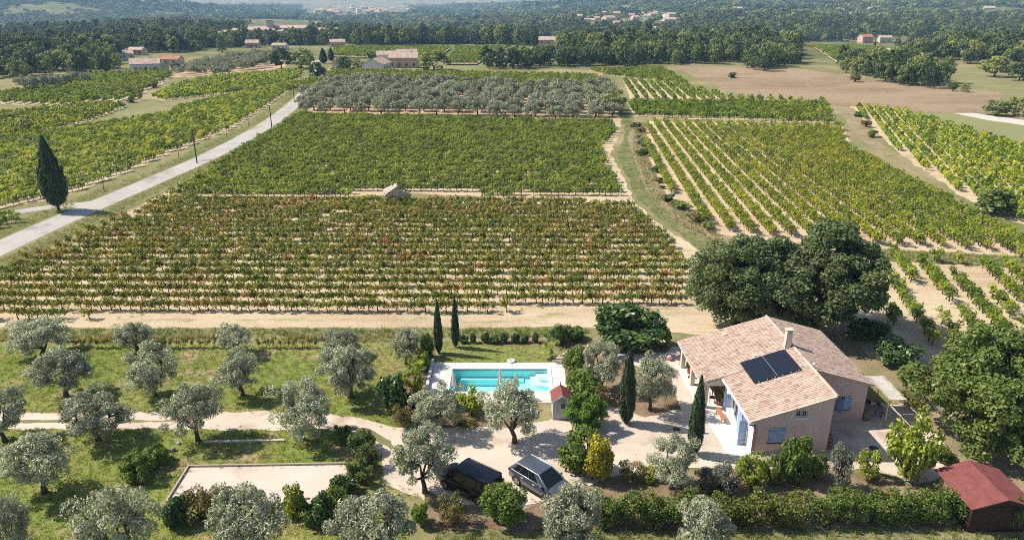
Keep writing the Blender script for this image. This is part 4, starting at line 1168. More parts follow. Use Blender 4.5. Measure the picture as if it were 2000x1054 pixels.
    MB().obox((tx + 0.02, 0, 0.42), (0.12, P_['w'] * 1.6, 0.2)).build('bumper', M_trim, c, bevel=0.03)
    MB().obox((nx - 0.02, 0, P_['lampz'] - 0.03), (0.10, P_['w'] * 0.9, 0.16)).build('grille', M_trim, c, bevel=0.02)
    MB().obox((tx - 0.045, 0, P_['tailz'] - 0.28), (0.02, 0.5, 0.11)).build('number_plate', M_plate, c)
    return c
M_grey_paint = plain('metallic_grey_paint', (0.13, 0.142, 0.165), 0.28, 0.5, metal=0.6, vary=0.03, coat=1.0)
M_black_paint = plain('black_paint', (0.004, 0.005, 0.009), 0.22, 0.25, vary=0.02, coat=0.35)
suv = dict(body=[(-2.20, 0.42, 0.92, 0.76), (-2.12, 0.30, 0.98, 0.86), (-1.7, 0.24, 1.02, 0.915), (-0.7, 0.22, 1.0, 0.925), (0.6, 0.22, 0.985, 0.925), (1.2, 0.23, 0.965, 0.915), (1.8, 0.25, 0.90, 0.88), (2.12, 0.30, 0.82, 0.80), (2.24, 0.40, 0.70, 0.68)],
           rear=(-2.12, -1.50), front=(1.28, 0.38), belt=0.985, roof=1.56, wb=0.84, wr=0.66, w=0.925, side=((0.24, 0.47), (0.495, 0.73), (0.755, 0.90)),
           axles=(-1.35, 1.32), wheel=0.35, lampz=0.74, tailz=0.86, tailh=0.14, handles=(-0.85, 0.15), rails=False, trim=True)  # trim switches on the added highlight strips
hx, hy = 0.715, -0.70
car('parked_car', 'grey hatchback parked on the gravel beside the black van', 'car', (1.90, 39.02, 0.03), math.atan2(hy, hx), suv, M_grey_paint)
van = dict(body=[(-2.42, 0.42, 1.0, 0.86), (-2.36, 0.30, 1.06, 0.93), (-1.9, 0.24, 1.08, 0.955), (-0.7, 0.23, 1.08, 0.96), (0.9, 0.23, 1.07, 0.96), (1.5, 0.24, 1.03, 0.945), (2.0, 0.26, 0.95, 0.90), (2.34, 0.32, 0.84, 0.80), (2.44, 0.42, 0.72, 0.66)],
           rear=(-2.38, -2.30), front=(1.62, 0.72), belt=1.06, roof=1.86, wb=0.90, wr=0.77, w=0.96, side=((0.20, 0.42), (0.45, 0.70), (0.72, 0.95)),
           axles=(-1.5, 1.45), wheel=0.34, lampz=0.78, tailz=1.15, tailh=0.55, handles=(-0.5, 0.45), rails=True, handle=M_trim)
vn = car('parked_van', 'black van with roof rails parked on the gravel beside an olive tree', 'van', (-2.78, 38.82, 0.03), math.atan2(0.59, -0.81), van, M_black_paint)
vn.scale = (0.92, 0.95, 0.97)

# ================================================================== PLANTS
M_bark = plain('olive_bark', (0.105, 0.085, 0.065), 0.95, 0.1, vary=0.35, scale=9, bump=0.6)
M_bark_d = plain('dark_bark', (0.065, 0.050, 0.038), 0.95, 0.1, vary=0.35, scale=6, bump=0.6)
M_olive = leafmat('olive_leaves', [(0.186, 0.201, 0.116), (0.309, 0.326, 0.203), (0.443, 0.458, 0.309), (0.649, 0.655, 0.496)], 0.18, (0.85, 1.15), 0.45, tint=(1.05, 1.1, 0.7))
M_olive_far = leafmat('olive_leaves_grove', [(0.202, 0.218, 0.125), (0.308, 0.327, 0.204), (0.437, 0.448, 0.302)], 0.15, (0.85, 1.12), 0.5, tint=(1.05, 1.1, 0.7))
M_oak = leafmat('oak_leaves', [(0.058, 0.095, 0.034), (0.124, 0.167, 0.054), (0.214, 0.251, 0.089)], 0.22, (0.85, 1.15), 0.45)
M_oak2 = leafmat('light_oak_leaves', [(0.081, 0.125, 0.026), (0.139, 0.199, 0.041), (0.220, 0.272, 0.066)], 0.28, (0.9, 1.1), 0.45)
M_cyp = leafmat('cypress_scales', [(0.020, 0.037, 0.015), (0.040, 0.065, 0.022), (0.069, 0.098, 0.033)], 0.08, (0.85, 1.15), 0.6)
M_laurel = leafmat('laurel_leaves', [(0.032, 0.068, 0.020), (0.072, 0.132, 0.032), (0.161, 0.225, 0.064)], 0.15, (0.9, 1.1), 0.3)
M_green = leafmat('garden_green_leaves', [(0.081, 0.133, 0.025), (0.152, 0.223, 0.039), (0.240, 0.312, 0.062)], 0.28, (0.8, 1.2))
M_lime = leafmat('lime_green_leaves', [(0.150, 0.203, 0.027), (0.270, 0.323, 0.045), (0.420, 0.450, 0.083)], 0.35, (0.85, 1.15))
M_gold = leafmat('golden_leaves', [(0.258, 0.250, 0.025), (0.419, 0.362, 0.032), (0.547, 0.467, 0.056)], 0.3, (0.9, 1.1))
M_pine = leafmat('pine_needles', [(0.060, 0.128, 0.015), (0.112, 0.217, 0.024), (0.188, 0.307, 0.045)], 0.2, (0.9, 1.1))
M_jun = leafmat('juniper_scales', [(0.049, 0.092, 0.020), (0.117, 0.167, 0.030), (0.217, 0.259, 0.059)], 0.12, (0.8, 1.2))
M_greyleaf = leafmat('grey_shrub_leaves', [(0.120, 0.138, 0.090), (0.192, 0.210, 0.144), (0.276, 0.288, 0.216)], 0.15, (0.85, 1.1))
M_brownleaf = leafmat('dry_shrub_leaves', [(0.119, 0.105, 0.035), (0.196, 0.175, 0.056), (0.280, 0.238, 0.098)], 0.2, (0.85, 1.1))
M_forest = leafmat('wood_leaves', [(0.059, 0.095, 0.026), (0.122, 0.173, 0.042), (0.209, 0.255, 0.065)], 0.15, (0.6, 1.35), 0.6, field=(0.006, [(0.30, (0.074, 0.118, 0.038)), (0.5, (0.152, 0.204, 0.050)), (0.72, (0.283, 0.295, 0.076))], 0.45))
M_drygrass = leafmat('dry_grass_blades', [(0.30, 0.25, 0.13), (0.42, 0.36, 0.21), (0.52, 0.46, 0.30)], 0.3, (0.8, 1.15))
M_grass = leafmat('grass_blades', [(0.130, 0.195, 0.029), (0.189, 0.260, 0.042), (0.286, 0.312, 0.078)], 0.35, (0.75, 1.2), patch=(0.74, 0.86, (0.416, 0.351, 0.169)))

def joined(name, parts):
    """[(v, f, mat)] -> one mesh with several materials"""
    V_, F_, I_, mats = [], [], [], []
    b = 0
    for k, (v, f, m) in enumerate(parts):
        v = np.asarray(v, float); f = np.asarray(f)
        V_.append(v); F_.append(f + b); I_.append(np.full(len(f), k)); mats.append(m); b += len(v)
    return mesh(name, np.concatenate(V_), np.concatenate(F_), mats, False, np.concatenate(I_))
def quads_of(m):
    return np.array(m.v), np.array([f for f in m.f if len(f) == 4])

def tree_shape(seed, H, cc, cr, ncl, clr, per, L, W, th, tr, limbs=5, lean=0.0, low=-0.55, hollow=0.35, jit=0.65, up=0.35, droop=None, flat=0.85, nside=7, amp=0.16):
    """trunk MB and crown (v, f): limbs fork from the trunk, each clump of leaves hangs on a branch"""
    r = np.random.default_rng(seed)
    cc = np.array(cc, float); cr = np.array(cr, float)
    d = unit(r.normal(0, 1, (ncl * 3, 3))); d = d[d[:, 2] > low][:ncl]
    q = r.uniform(hollow, 1.0, (len(d), 1)) ** 0.55
    wob = 1 + amp * np.sin(d @ r.normal(0, 2.2, (3, 1)) + r.uniform(0, 6)) + 0.7 * amp * np.sin(d @ r.normal(0, 4.0, (3, 1)) + r.uniform(0, 6))
    C = cc + d * q * cr * wob
    rad = r.uniform(clr[0], clr[1], len(C))
    clumps = [(c, (a, a, a * flat)) for c, a in zip(C, rad)]
    m = MB()
    fork = np.array([lean * th, r.uniform(-.1, .1) * th, th])
    m.tube([(0, 0, -0.05), (lean * th * 0.25 + r.uniform(-.05, .05) * th, 0, th * 0.45), tuple(fork)], [tr * 1.35, tr * 0.95, tr * 0.85], nside)
    ends = []
    for k in range(limbs):
        a = 2 * math.pi * (k + r.uniform(-.25, .25)) / limbs
        e = cc + np.array([math.cos(a) * cr[0] * 0.5, math.sin(a) * cr[1] * 0.5, r.uniform(-0.35, 0.2) * cr[2]])
        mid = (fork + e) / 2 + r.normal(0, 0.06, 3) * H; mid[2] -= 0.03 * H
        m.tube([tuple(fork - np.array([0, 0, tr * 0.5])), tuple(mid), tuple(e)], [tr * 0.62, tr * 0.42, tr * 0.26], 6)
        ends.append(e)
    ends = np.array(ends)
    for c in C:
        e = ends[np.argmin(((ends - c) ** 2).sum(1))]
        mid = (e + c) / 2 + r.normal(0, 0.03, 3) * H
        m.tube([tuple(e), tuple(mid), tuple(c)], [tr * 0.20, tr * 0.13, tr * 0.05], 4, False)
    v, f = clump_crown(clumps, per, L, W, r, jit, -0.75, up, droop)
    return m, (v, f)

def put(name, label, cat, loc, protos, k, rz, sc, group=None, wood=M_bark, crown='crown', trunk='trunk'):
    tm_, cm_ = protos[k % len(protos)]
    t = thing(name, label, cat, loc, rz, group, sc)
    link(trunk, tm_, t); link(crown, cm_, t)
    return t

# ---- protos
OL = []
for s in range(7):
    m, (v, f) = tree_shape(100 + s, 4.2, (0.05 * (s - 3), 0, 2.35), (1.74, 1.74, 1.50), 70, (0.28, 0.56), 205, 0.165, 0.058, 0.95, 0.15, 5, (0.22, -0.18, 0.12, -0.25, 0.05, 0.2, -0.1)[s], -0.88, 0.35, 0.8, 0.45, np.array([0, 0, 0.5]), amp=0.2)
    OL.append((mesh('olive_trunk', m.v, m.f, M_bark, True), mesh('olive_crown', v, f, M_olive)))
OLG = []
for s in range(5):
    m, (v, f) = tree_shape(200 + s, 4.0, (0, 0, 2.3), (1.8, 1.8, 1.4), 30, (0.5, 0.85), 80, 0.34, 0.16, 0.8, 0.15, 4, 0.1, -0.5, 0.4, 0.7, 0.4)
    OLG.append((mesh('olive_trunk', m.v, m.f, M_bark, True), mesh('olive_crown', v, f, M_olive_far)))
OAK = []
for s, mt in ((0, M_oak), (1, M_oak), (2, M_oak2)):
    m, (v, f) = tree_shape(300 + s, 10, (0, 0, 5.3), (4.3, 4.3, 3.9), 190, (0.6, 1.15), 330, 0.25, 0.16, 1.7, 0.42, 7, 0.12, -0.85, 0.5, 0.6, 0.45, amp=0.26)
    OAK.append((mesh('oak_trunk', m.v, m.f, M_bark_d, True), mesh('oak_crown', v, f, mt)))
def cypress_shape(seed, H=6.0, Rm=0.62, n=5200, L=0.34, W=0.075, base=0.25):
    r = np.random.default_rng(seed)
    t = r.beta(1.15, 1.25, n)
    prof = lambda t: np.clip(np.sin(np.pi * np.clip(t, 0, 1) ** 0.62), 0, 1) ** 0.75 * (1 - 0.25 * t)
    a = r.uniform(0, 2 * np.pi, n)
    flute = 1 + 0.10 * np.sin(a * 7 + t * 9) + 0.06 * np.sin(a * 13 - t * 21) + 0.07 * np.sin(t * 37 + a * 3)
    rr = Rm * prof(t) * flute * r.uniform(0.72, 1.0, n) + 0.02
    C = np.stack([rr * np.cos(a), rr * np.sin(a), base + t * (H - base)], 1)
    D = np.stack([np.cos(a), np.sin(a), 0.25 + 0 * a], 1)
    v, f = leaves(C, D, L, W, r, 0.35, np.array([0, 0, 2.2]))
    m = MB().tube([(0, 0, -0.05), (0, 0, H * 0.5)], [0.11, 0.05], 7)
    return m, (v, f)
CYP = []
for s, (Rm, n) in enumerate(((0.62, 6000), (0.55, 6000), (0.60, 6000), (1.05, 9000))):
    m, (v, f) = cypress_shape(400 + s, Rm=Rm, n=n, base=0.25 if s < 3 else 0.55)
    CYP.append((mesh('cypress_trunk', m.v, m.f, M_bark_d, True), mesh('cypress_crown', v, f, M_cyp)))

# ---- foreground olives: (base px, py, top py, crown width px, label)
FO = [
 (84, 697, 622, 132, 'leaning olive tree with two stems at the far left edge by the dry grass'),
 (268, 684, 628, 84, 'small olive tree second from the left along the back of the lawn'),
 (462, 692, 636, 84, 'round olive tree behind the dry grass strip, third along the back of the lawn'),
 (668, 702, 637, 78, 'olive tree half hidden behind a larger one left of the pool'),
 (793, 711, 640, 74, 'thin young olive tree just left of the pool cypresses'),
 (130, 774, 682, 130, 'wide flat olive tree on the green lawn above the gravel drive'),
 (302, 772, 672, 116, 'olive tree on the lawn above the drive, second from the left'),
 (475, 772, 684, 100, 'compact silvery olive tree on the lawn above the drive, third from the left'),
 (687, 777, 673, 126, 'tall olive tree on the lawn nearest the pool shrubs'),
 (10, 862, 758, 120, 'olive tree cut by the left edge just below the gravel drive'),
 (193, 860, 767, 138, 'wide dark olive tree on the lower edge of the gravel drive'),
 (387, 860, 747, 122, 'olive tree on the lower drive edge above the small stones'),
 (592, 858, 738, 128, 'large olive tree overhanging the drive above the boules court'),
 (88, 962, 840, 156, 'big olive tree on the lower left lawn'),
 (855, 838, 745, 114, 'dense olive tree in the bed in front of the left end of the pool'),
 (1005, 864, 747, 138, 'broad olive tree on the gravel in front of the pool hut'),
 (830, 962, 832, 138, 'olive tree standing on the gravel left of the black van'),
 (1174, 762, 664, 92, 'olive tree on the gravel behind the round garden bushes'),
 (1270, 800, 690, 100, 'olive tree between the tall cypress and the house porch'),
 (1310, 955, 854, 108, 'silvery olive tree standing in front of the house cypress'),
 (30, 1095, 962, 112, 'olive tree cut off in the bottom left corner'),
 (246, 1105, 947, 172, 'large olive tree at the bottom edge left of the boules court'),
 (502, 1108, 954, 172, 'large olive tree at the bottom edge in front of the boules court'),
 (738, 1108, 954, 176, 'large olive tree at the bottom edge below the juniper bushes'),
 (1108, 1100, 949, 160, 'pale olive tree at the bottom edge in front of the grey car'),
 (1366, 1100, 977, 138, 'small olive tree at the bottom edge in front of the hedge'),
]
for k, (bx, by, ty, wp, lb) in enumerate(FO):
    x, y = G(bx, by); h = height_of(x, y, ty) * 1.02; w = wp / PR(x, y, 2)[2]
    put('olive_tree', lb, 'olive tree', (x, y, 0.02), OL, k * 3 + k // 7, k * 1.9, (w / 4.35, w / 4.35, h / 4.3), 'olive trees in the garden')
# ---- cypresses
for k, (bx, by, ty, wp, lb, pk) in enumerate(((115, 412, 266, 52, 'big dark cypress standing alone beside the road junction', 3), (857, 690, 584, 19, 'tall thin cypress on the pool lawn, the nearer of the pair', 1), (890, 678, 580, 17, 'tall thin cypress on the pool lawn, the farther of the pair', 2), (1222, 827, 675, 35, 'cypress standing alone on the gravel left of the house', 0), (1355, 887, 733, 33, 'cypress close to the white terrace in front of the house', 1))):
    x, y = G(bx, by); h = height_of(x, y, ty); w = wp / PR(x, y, h / 2)[2]
    rm = (0.62, 0.55, 0.60, 1.05)[pk]
    put('cypress_tree', lb, 'cypress', (x, y, 0.02), CYP, pk, k * 1.3, (w / (2.1 * rm), w / (2.1 * rm), h / 6.1))
# ---- oaks
put('oak_tree', 'dark evergreen oak behind the house roof, the left one of two', 'oak', (22.2, 64.9, 0), OAK, 0, 0.4, (1.12, 1.0, 0.90))
put('oak_tree', 'large dark evergreen oak behind the house, the right and bigger one', 'oak', (29.2, 63.6, 0), OAK, 1, 2.0, (1.34, 1.15, 1.0))
put('oak_tree', 'big light green oak at the right edge above the garden shed', 'oak', (34.3, 43.8, 0), OAK, 2, 1.0, (1.08, 1.05, 0.90))

# ---- shrubs
BUSH = {}
def bush_mesh(key, mat, seed, n=26, clr=(0.22, 0.42), per=90, L=0.13, W=0.08, up=0.4, droop=None, low=-0.95, jit=0.6):
    """unit bush: about 2 wide and 2 high, standing on z = 0"""
    r = np.random.default_rng(seed)
    d = unit(r.normal(0, 1, (n * 3, 3))); d = d[d[:, 2] > low][:n]
    C = np.array([0, 0, 0.82]) + d * r.uniform(0.3, 1.0, (len(d), 1)) ** 0.5 * np.array([0.74, 0.74, 0.74])
    cl = [(c, (a, a, a)) for c, a in zip(C, r.uniform(*clr, len(C)))]
    v, f = clump_crown(cl, per, L, W, r, jit, -0.8, up, droop)
    v = v[:, :]; v[:, 2] = np.maximum(v[:, 2], 0.02)
    m = MB()
    for c in C[::2]: m.tube([(0, 0, 0), (c[0] * 0.4, c[1] * 0.4, c[2] * 0.5), tuple(c)], [0.05, 0.035, 0.012], 4, False)
    BUSH.setdefault(key, []).append((mesh(key + '_stems', m.v, m.f, M_bark_d), mesh(key + '_foliage', v, f, mat)))
UP = np.array([0, 0, 1.6])
for s in range(3):
    bush_mesh('green', M_green, 500 + s, 34, (0.2, 0.4), 110, 0.15, 0.09)
    bush_mesh('laurel', M_laurel, 510 + s, 34, (0.2, 0.42), 90, 0.20, 0.10)
    bush_mesh('lime', M_lime, 520 + s, 26, (0.18, 0.36), 70, 0.16, 0.09)
    bush_mesh('grey', M_greyleaf, 530 + s, 30, (0.2, 0.4), 90, 0.15, 0.05, droop=UP)
    bush_mesh('juniper', M_jun, 540 + s, 40, (0.14, 0.30), 90, 0.18, 0.05, droop=UP)
    bush_mesh('brown', M_brownleaf, 550 + s, 26, (0.2, 0.36), 80, 0.15, 0.05, droop=UP)
bush_mesh('gold', M_gold, 560, 30, (0.2, 0.42), 110, 0.14, 0.09)
bush_mesh('pine', M_pine, 570, 70, (0.10, 0.20), 90, 0.24, 0.03, up=0.9, droop=np.array([0, 0, 2.5]))
bush_mesh('oleander', M_green, 580, 30, (0.16, 0.36), 90, 0.26, 0.05, droop=UP)
bush_mesh('hedge', M_green, 590, 60, (0.16, 0.32), 110, 0.11, 0.07)
bush_mesh('hedge', M_green, 591, 60, (0.16, 0.32), 110, 0.11, 0.07)
bush_mesh('scrub', M_laurel, 600, 14, (0.28, 0.5), 45, 0.30, 0.18)
bush_mesh('scrub', M_brownleaf, 601, 14, (0.28, 0.5), 45, 0.30, 0.16)
bush_mesh('scrub', M_green, 602, 14, (0.28, 0.5), 45, 0.30, 0.18)
SH = [  # base px, base py, top py, width px, kind, depth factor, label
 (1230, 694, 610, 162, 'laurel', 0.8, 'large dark glossy bay tree behind the gravel yard'),
 (1145, 852, 777, 108, 'pine', 1.0, 'young bright green pine in front of the pool hut'),
 (1134, 934, 840, 90, 'green', 1.0, 'round green bush below the young pine'),
 (1172, 946, 862, 78, 'gold', 0.9, 'round golden yellow bush beside the green bush on the gravel'),
 (1126, 738, 680, 62, 'green', 1.0, 'green bush at the corner of the pool deck and path'),
 (1136, 792, 730, 78, 'green', 1.0, 'clipped green bush behind the pool hut roof'),
 (1172, 800, 752, 52, 'brown', 1.0, 'reddish green low bush between the pool hut and the cypress'),
 (765, 816, 737, 66, 'laurel', 1.0, 'dark glossy shrub with pale leaf tips left of the pool'),
 (786, 840, 784, 50, 'brown', 1.0, 'brownish heather bush at the bend of the drive'),
 (815, 840, 800, 34, 'grey', 1.0, 'small grey lavender bush at the bend of the drive'),
 (918, 814, 762, 66, 'lime', 1.0, 'yellow green bush between the two olives in front of the pool'),
 (880, 800, 765, 50, 'laurel', 1.0, 'dark shrub behind the dense olive in the pool bed'),
 (905, 838, 818, 74, 'brown', 0.6, 'low dry brown plants along the edge of the pool bed'),
 (666, 868, 834, 46, 'juniper', 1.0, 'dark small juniper beside the drive bend'),
 (704, 893, 850, 72, 'juniper', 0.9, 'spreading juniper at the top corner of the boules court'),
 (718, 922, 876, 60, 'juniper', 0.9, 'bright juniper in the middle of the juniper group by the court'),
 (700, 950, 905, 66, 'juniper', 0.9, 'juniper at the lower end of the group by the court'),
 (668, 975, 928, 62, 'laurel', 0.9, 'dark leafy shrub overhanging the right end of the boules court'),
 (262, 945, 888, 70, 'oleander', 1.2, 'light green oleander on the lawn left of the boules court'),
 (300, 915, 876, 56, 'oleander', 1.2, 'small oleander tuft beside the three stones'),
 (385, 1028, 950, 92, 'brown', 1.0, 'feathery broom bush at the lower left corner of the boules court'),
 (340, 1032, 975, 60, 'laurel', 1.0, 'dark shrub under the broom at the bottom left'),
 (455, 1030, 962, 56, 'laurel', 1.0, 'dark green shrub behind the large bottom olive by the court'),
 (575, 1020, 950, 56, 'lime', 1.0, 'yellow green shrub on the near edge of the boules court'),
 (618, 1030, 975, 70, 'laurel', 1.0, 'dark low shrub below the court lamp'),
 (655, 1010, 955, 60, 'green', 1.0, 'green shrub between the court and the bottom olive'),
 (820, 1030, 980, 40, 'green', 1.0, 'small green shrub right of the bottom olive and left of the red tipped one'),
 (880, 1034, 968, 70, 'brown', 1.0, 'red tipped shrub below the black van'),
 (985, 1036, 960, 112, 'hedge', 0.8, 'clipped green hedge bush in front of the two cars'),
 (1380, 964, 926, 62, 'grey', 1.0, 'low grey lavender mound right of the silvery olive'),
 (1418, 972, 915, 78, 'grey', 1.0, 'grey green shrub below the front of the terrace'),
 (1470, 962, 884, 72, 'lime', 0.9, 'young yellow leaved tree at the left corner of the gable wall'),
 (1512, 950, 892, 50, 'oleander', 1.0, 'bright green strap leaved plant under the gable window'),
 (1556, 950, 862, 80, 'green', 0.9, 'loose green shrub under the small barred window'),
 (1595, 940, 885, 56, 'lime', 0.9, 'light green shrub below the right corner of the gable wall'),
 (1640, 962, 870, 58, 'grey', 0.9, 'grey green upright conifer right of the gable wall'),
 (1702, 942, 886, 60, 'lime', 0.9, 'small yellow green tree beside the manhole cover'),
 (1782, 950, 808, 120, 'lime', 0.9, 'tall feathery lime yellow tree on the gravel right of the house'),
 (1235, 945, 900, 62, 'brown', 1.0, 'tuft of dry ornamental grass right of the golden bush'),
 (1268, 945, 915, 40, 'lime', 1.0, 'small yellow plant beside the dry ornamental grass'),
 (834, 702, 652, 32, 'green', 1.2, 'green hedge bush behind the left end of the pool'),
 (826, 726, 690, 34, 'lime', 1.2, 'yellow green shrub between the fan palms and the pool'),
 (808, 770, 722, 44, 'lime', 1.2, 'light green shrub behind the low wall of the pool deck'),
 (1090, 676, 640, 42, 'laurel', 1.0, 'dark shrub behind the fan palm at the pool path'),
 (1295, 680, 632, 40, 'green', 1.0, 'green bush between the bay tree and the house roof'),
 (1120, 668, 640, 50, 'green', 1.0, 'round green bush at the back of the pool path'),
 (1975, 1040, 965, 50, 'juniper', 1.0, 'spiky green shrub in front of the shed gable'),
 (1845, 905, 872, 50, 'green', 1.0, 'green shrub behind the shed roof at the gravel edge'),
 (1790, 800, 760, 80, 'brown', 1.0, 'dry yellowish shrubs beside the pergola'),
 (1760, 720, 672, 90, 'laurel', 1.0, 'dark undergrowth below the right oak behind the house'),
 (1700, 672, 622, 90, 'laurel', 1.0, 'dark shrub in the shade of the big oak right of the roof'),
]
for k, (bx, by, ty, wp, kd, df, lb) in enumerate(SH):
    x, y = G(bx, by); h = height_of(x, y, ty); w = wp / PR(x, y, h / 2)[2]
    y += w * 0.25
    sc = (w / 1.95, w / 1.95 * df, h / 1.8)
    put('shrub', lb, 'bush', (x, y, 0.02), BUSH[kd], k, k * 2.3, sc, None, crown='foliage', trunk='stems') if kd != 'hedge' else put('hedge_bush', lb, 'bush', (x, y, 0.02), BUSH['hedge'], 0, 0, sc, None, crown='foliage', trunk='stems')
M_mixed = leafmat('mixed_hedge_leaves', [(0.07, 0.105, 0.02), (0.14, 0.17, 0.03), (0.26, 0.25, 0.05)], 0.3, (0.9, 1.1))
# hedges along the bottom of the garden
def hedge(label, pa, pb, hh, dd, seed, mat=None):
    a, b = np.array(G(*pa)), np.array(G(*pb)); L = np.linalg.norm(b - a); r = np.random.default_rng(seed)
    n = int(L * 40)
    t = r.uniform(0, 1, n); oy = r.uniform(-dd / 2, dd / 2, n); z = r.uniform(0.04, 1.0, n) ** 0.65 * hh * (0.88 + 0.14 * np.sin(t * L * 2.1 + seed) + 0.06 * np.sin(t * L * 5.3))
    d = (b - a) / L; nn = np.array([-d[1], d[0]])
    C = np.stack([a[0] + d[0] * t * L + nn[0] * oy, a[1] + d[1] * t * L + nn[1] * oy, z], 1)
    c0 = np.array([*((a + b) / 2), 0])
    cl = [(c - c0, (q, q, q)) for c, q in zip(C, r.uniform(0.22, 0.42, n))]
    v, f = clump_crown(cl, 46, 0.15, 0.09, r, 0.6)
    v[:, 2] = np.maximum(v[:, 2], 0.03)
    h = thing('hedge', label, 'hedge', (c0[0], c0[1], 0.02))
    m = MB()
    for c in C[::20] - c0: m.tube([(c[0], c[1], 0), (c[0], c[1], c[2])], [0.04, 0.015], 4, False)
    link('stems', mesh('hedge_stems', m.v, m.f, M_bark_d), h); link('foliage', mesh('hedge_foliage', v, f, mat or M_green), h)
hedge('dense green hedge along the bottom right of the grey car', (1150, 1022), (1375, 1024), 2.0, 1.3, 1)
hedge('mixed yellow green hedge at the bottom below the terrace', (1395, 1022), (1560, 1020), 1.9, 1.4, 2, M_mixed)
hedge('dense green hedge at the bottom left of the garden shed', (1575, 1018), (1900, 1014), 2.0, 1.4, 3)
# row of low dark bushes behind the pool lawn
for k, (px, w) in enumerate(((905, 22), (924, 16), (948, 20), (966, 26), (985, 20), (1006, 22), (1026, 18), (1046, 16))):
    x, y = G(px, 669); ww = w / 21
    pos = ['leftmost', 'second', 'third', 'fourth', 'fifth', 'sixth', 'seventh', 'rightmost'][k]
    put('border_bush', f'low dark bush in the row behind the pool lawn, {pos} from the left' if k not in (0, 7) else f'low dark bush, {pos} of the row behind the pool lawn', 'bush', (x, y, 0.02), BUSH['laurel'], k, k * 1.7, (ww / 1.9, ww / 2.2, 0.46 + 0.12 * (k % 3)), 'low bushes behind the pool lawn', crown='foliage', trunk='stems')

# fan palms
def palm(label, px, py, s, seed):
    x, y = G(px, py); r = random.Random(seed)
    p = thing('fan_palm', label, 'palm', (x, y, 0.02), seed, None, (s, s, s))
    MB().tube([(0, 0, 0), (0.03, 0, 0.35), (0, 0.02, 0.75)], [0.14, 0.12, 0.10], 8).build('trunk', M_bark, p)
    for k in range(15):
        a = 2.4 * k; el = R(75 - 6.0 * k + r.uniform(-6, 6)); L = 0.62 + r.uniform(-.08, .1)
        d = Vector((math.cos(a) * math.cos(el), math.sin(a) * math.cos(el), math.sin(el))); o = Vector((0, 0, 0.72)); tip = o + d * L
        m = MB().tube([o, o + d * L], [0.014, 0.010], 4)
        side = d.cross(Vector((0, 0, 1))).normalized() if abs(d.z) < 0.98 else Vector((1, 0, 0)); nrm = side.cross(d).normalized()
        for q in range(13):
            b_ = R(-100 + 200 * q / 12); dirn = (d * math.cos(b_) + side * math.sin(b_)).normalized(); ll = 0.50 * (0.75 + 0.25 * math.cos(b_))
            e = tip + dirn * ll - Vector((0, 0, 0.10 * ll)); wv = dirn.cross(nrm) * 0.032
            mid = tip + dirn * ll * 0.5 + nrm * 0.03
            m.add([tip, mid + wv, e, mid - wv], [(0, 1, 2, 3)])
        m.build('frond', M_lime if k % 3 else M_green, p)
palm('fan palm at the corner of the pool lawn and gravel path', 1077, 700, 1.15, 1)
palm('fan palm behind the low wall left of the pool, the farther one', 818, 712, 1.0, 2)
palm('fan palm behind the low wall left of the pool, the nearer one', 812, 738, 1.1, 3)

# ---- olive grove on the middle distance
def rows(poly, ang, sp, plant, drop=0.0, jx=0.15, seed=1, keepfn=None):
    r = np.random.default_rng(seed); p = np.array(poly); c = p.mean(0); ca, sa = math.cos(ang), math.sin(ang)
    q = (p - c) @ np.array([[ca, -sa], [sa, ca]])
    us = np.arange(q[:, 0].min(), q[:, 0].max(), plant); vs = np.arange(q[:, 1].min() + sp * 0.3, q[:, 1].max(), sp)
    U, W_ = np.meshgrid(us, vs)
    idx = np.repeat(np.arange(len(vs)), len(us))
    U = U.ravel() + r.normal(0, jx, U.size); W_ = W_.ravel() + r.normal(0, jx * 0.35, W_.size)
    X = c[0] + U * ca - W_ * sa; Y = c[1] + U * sa + W_ * ca
    ok = in_poly(X, Y, poly) & (r.uniform(0, 1, len(X)) > drop)
    return np.stack([X, Y], 1)[ok], idx[ok]
gp = GP((566, 224), (1208, 238), (1196, 178), (650, 163), (600, 185))
def nth(n): return f"{n}{'th' if 10 <= n % 100 <= 20 else {1: 'st', 2: 'nd', 3: 'rd'}.get(n % 10, 'th')}"
pts, gi_ = rows(gp, R(-4.0), 6.6, 5.4, 0.03, 0.45, 5)
for k, (x, y) in enumerate(pts):
    rk = int(gi_[k] - gi_.min()) + 1; pk = int(((gi_ == gi_[k]) & (pts[:, 0] <= x)).sum())
    s = 1.25 + 0.25 * rng.uniform(-1, 1)
    put('grove_olive_tree', f"olive tree in the planted grove, {nth(pk)} from the left in the {'front' if rk == 1 else nth(rk)} row", 'olive tree', (x, y, 0.01), OLG, k, k * 2.1, (s, s, s * 0.86), 'olive trees of the planted grove')

# ================================================================== VINES
VT_BARK = plain('vine_wood', (0.060, 0.045, 0.034), 0.95, 0.1, vary=0.3, scale=12)
G1, G2, G3 = (0.105, 0.165, 0.018), (0.18, 0.26, 0.028), (0.29, 0.34, 0.045)
M_v_front = leafmat('vine_leaves_turning', [(0.12, 0.16, 0.022), (0.21, 0.25, 0.032), (0.36, 0.33, 0.05)], 0.38, (0.75, 1.2), 0.5, patch=(0.986, 0.998, (0.40, 0.13, 0.04)),
                   field=(0.06, [(0.30, (0.165, 0.230, 0.028)), (0.48, (0.24, 0.275, 0.034)), (0.58, (0.31, 0.26, 0.042)), (0.68, (0.29, 0.165, 0.045)), (0.80, (0.22, 0.085, 0.036))], 0.66))
M_v_green = leafmat('vine_leaves_green', [G1, G2, G3], 0.40, (0.65, 1.3), 0.5, field=(0.03, [(0.3, (0.161, 0.234, 0.028)), (0.55, (0.230, 0.303, 0.035)), (0.75, (0.372, 0.380, 0.048))], 0.6))
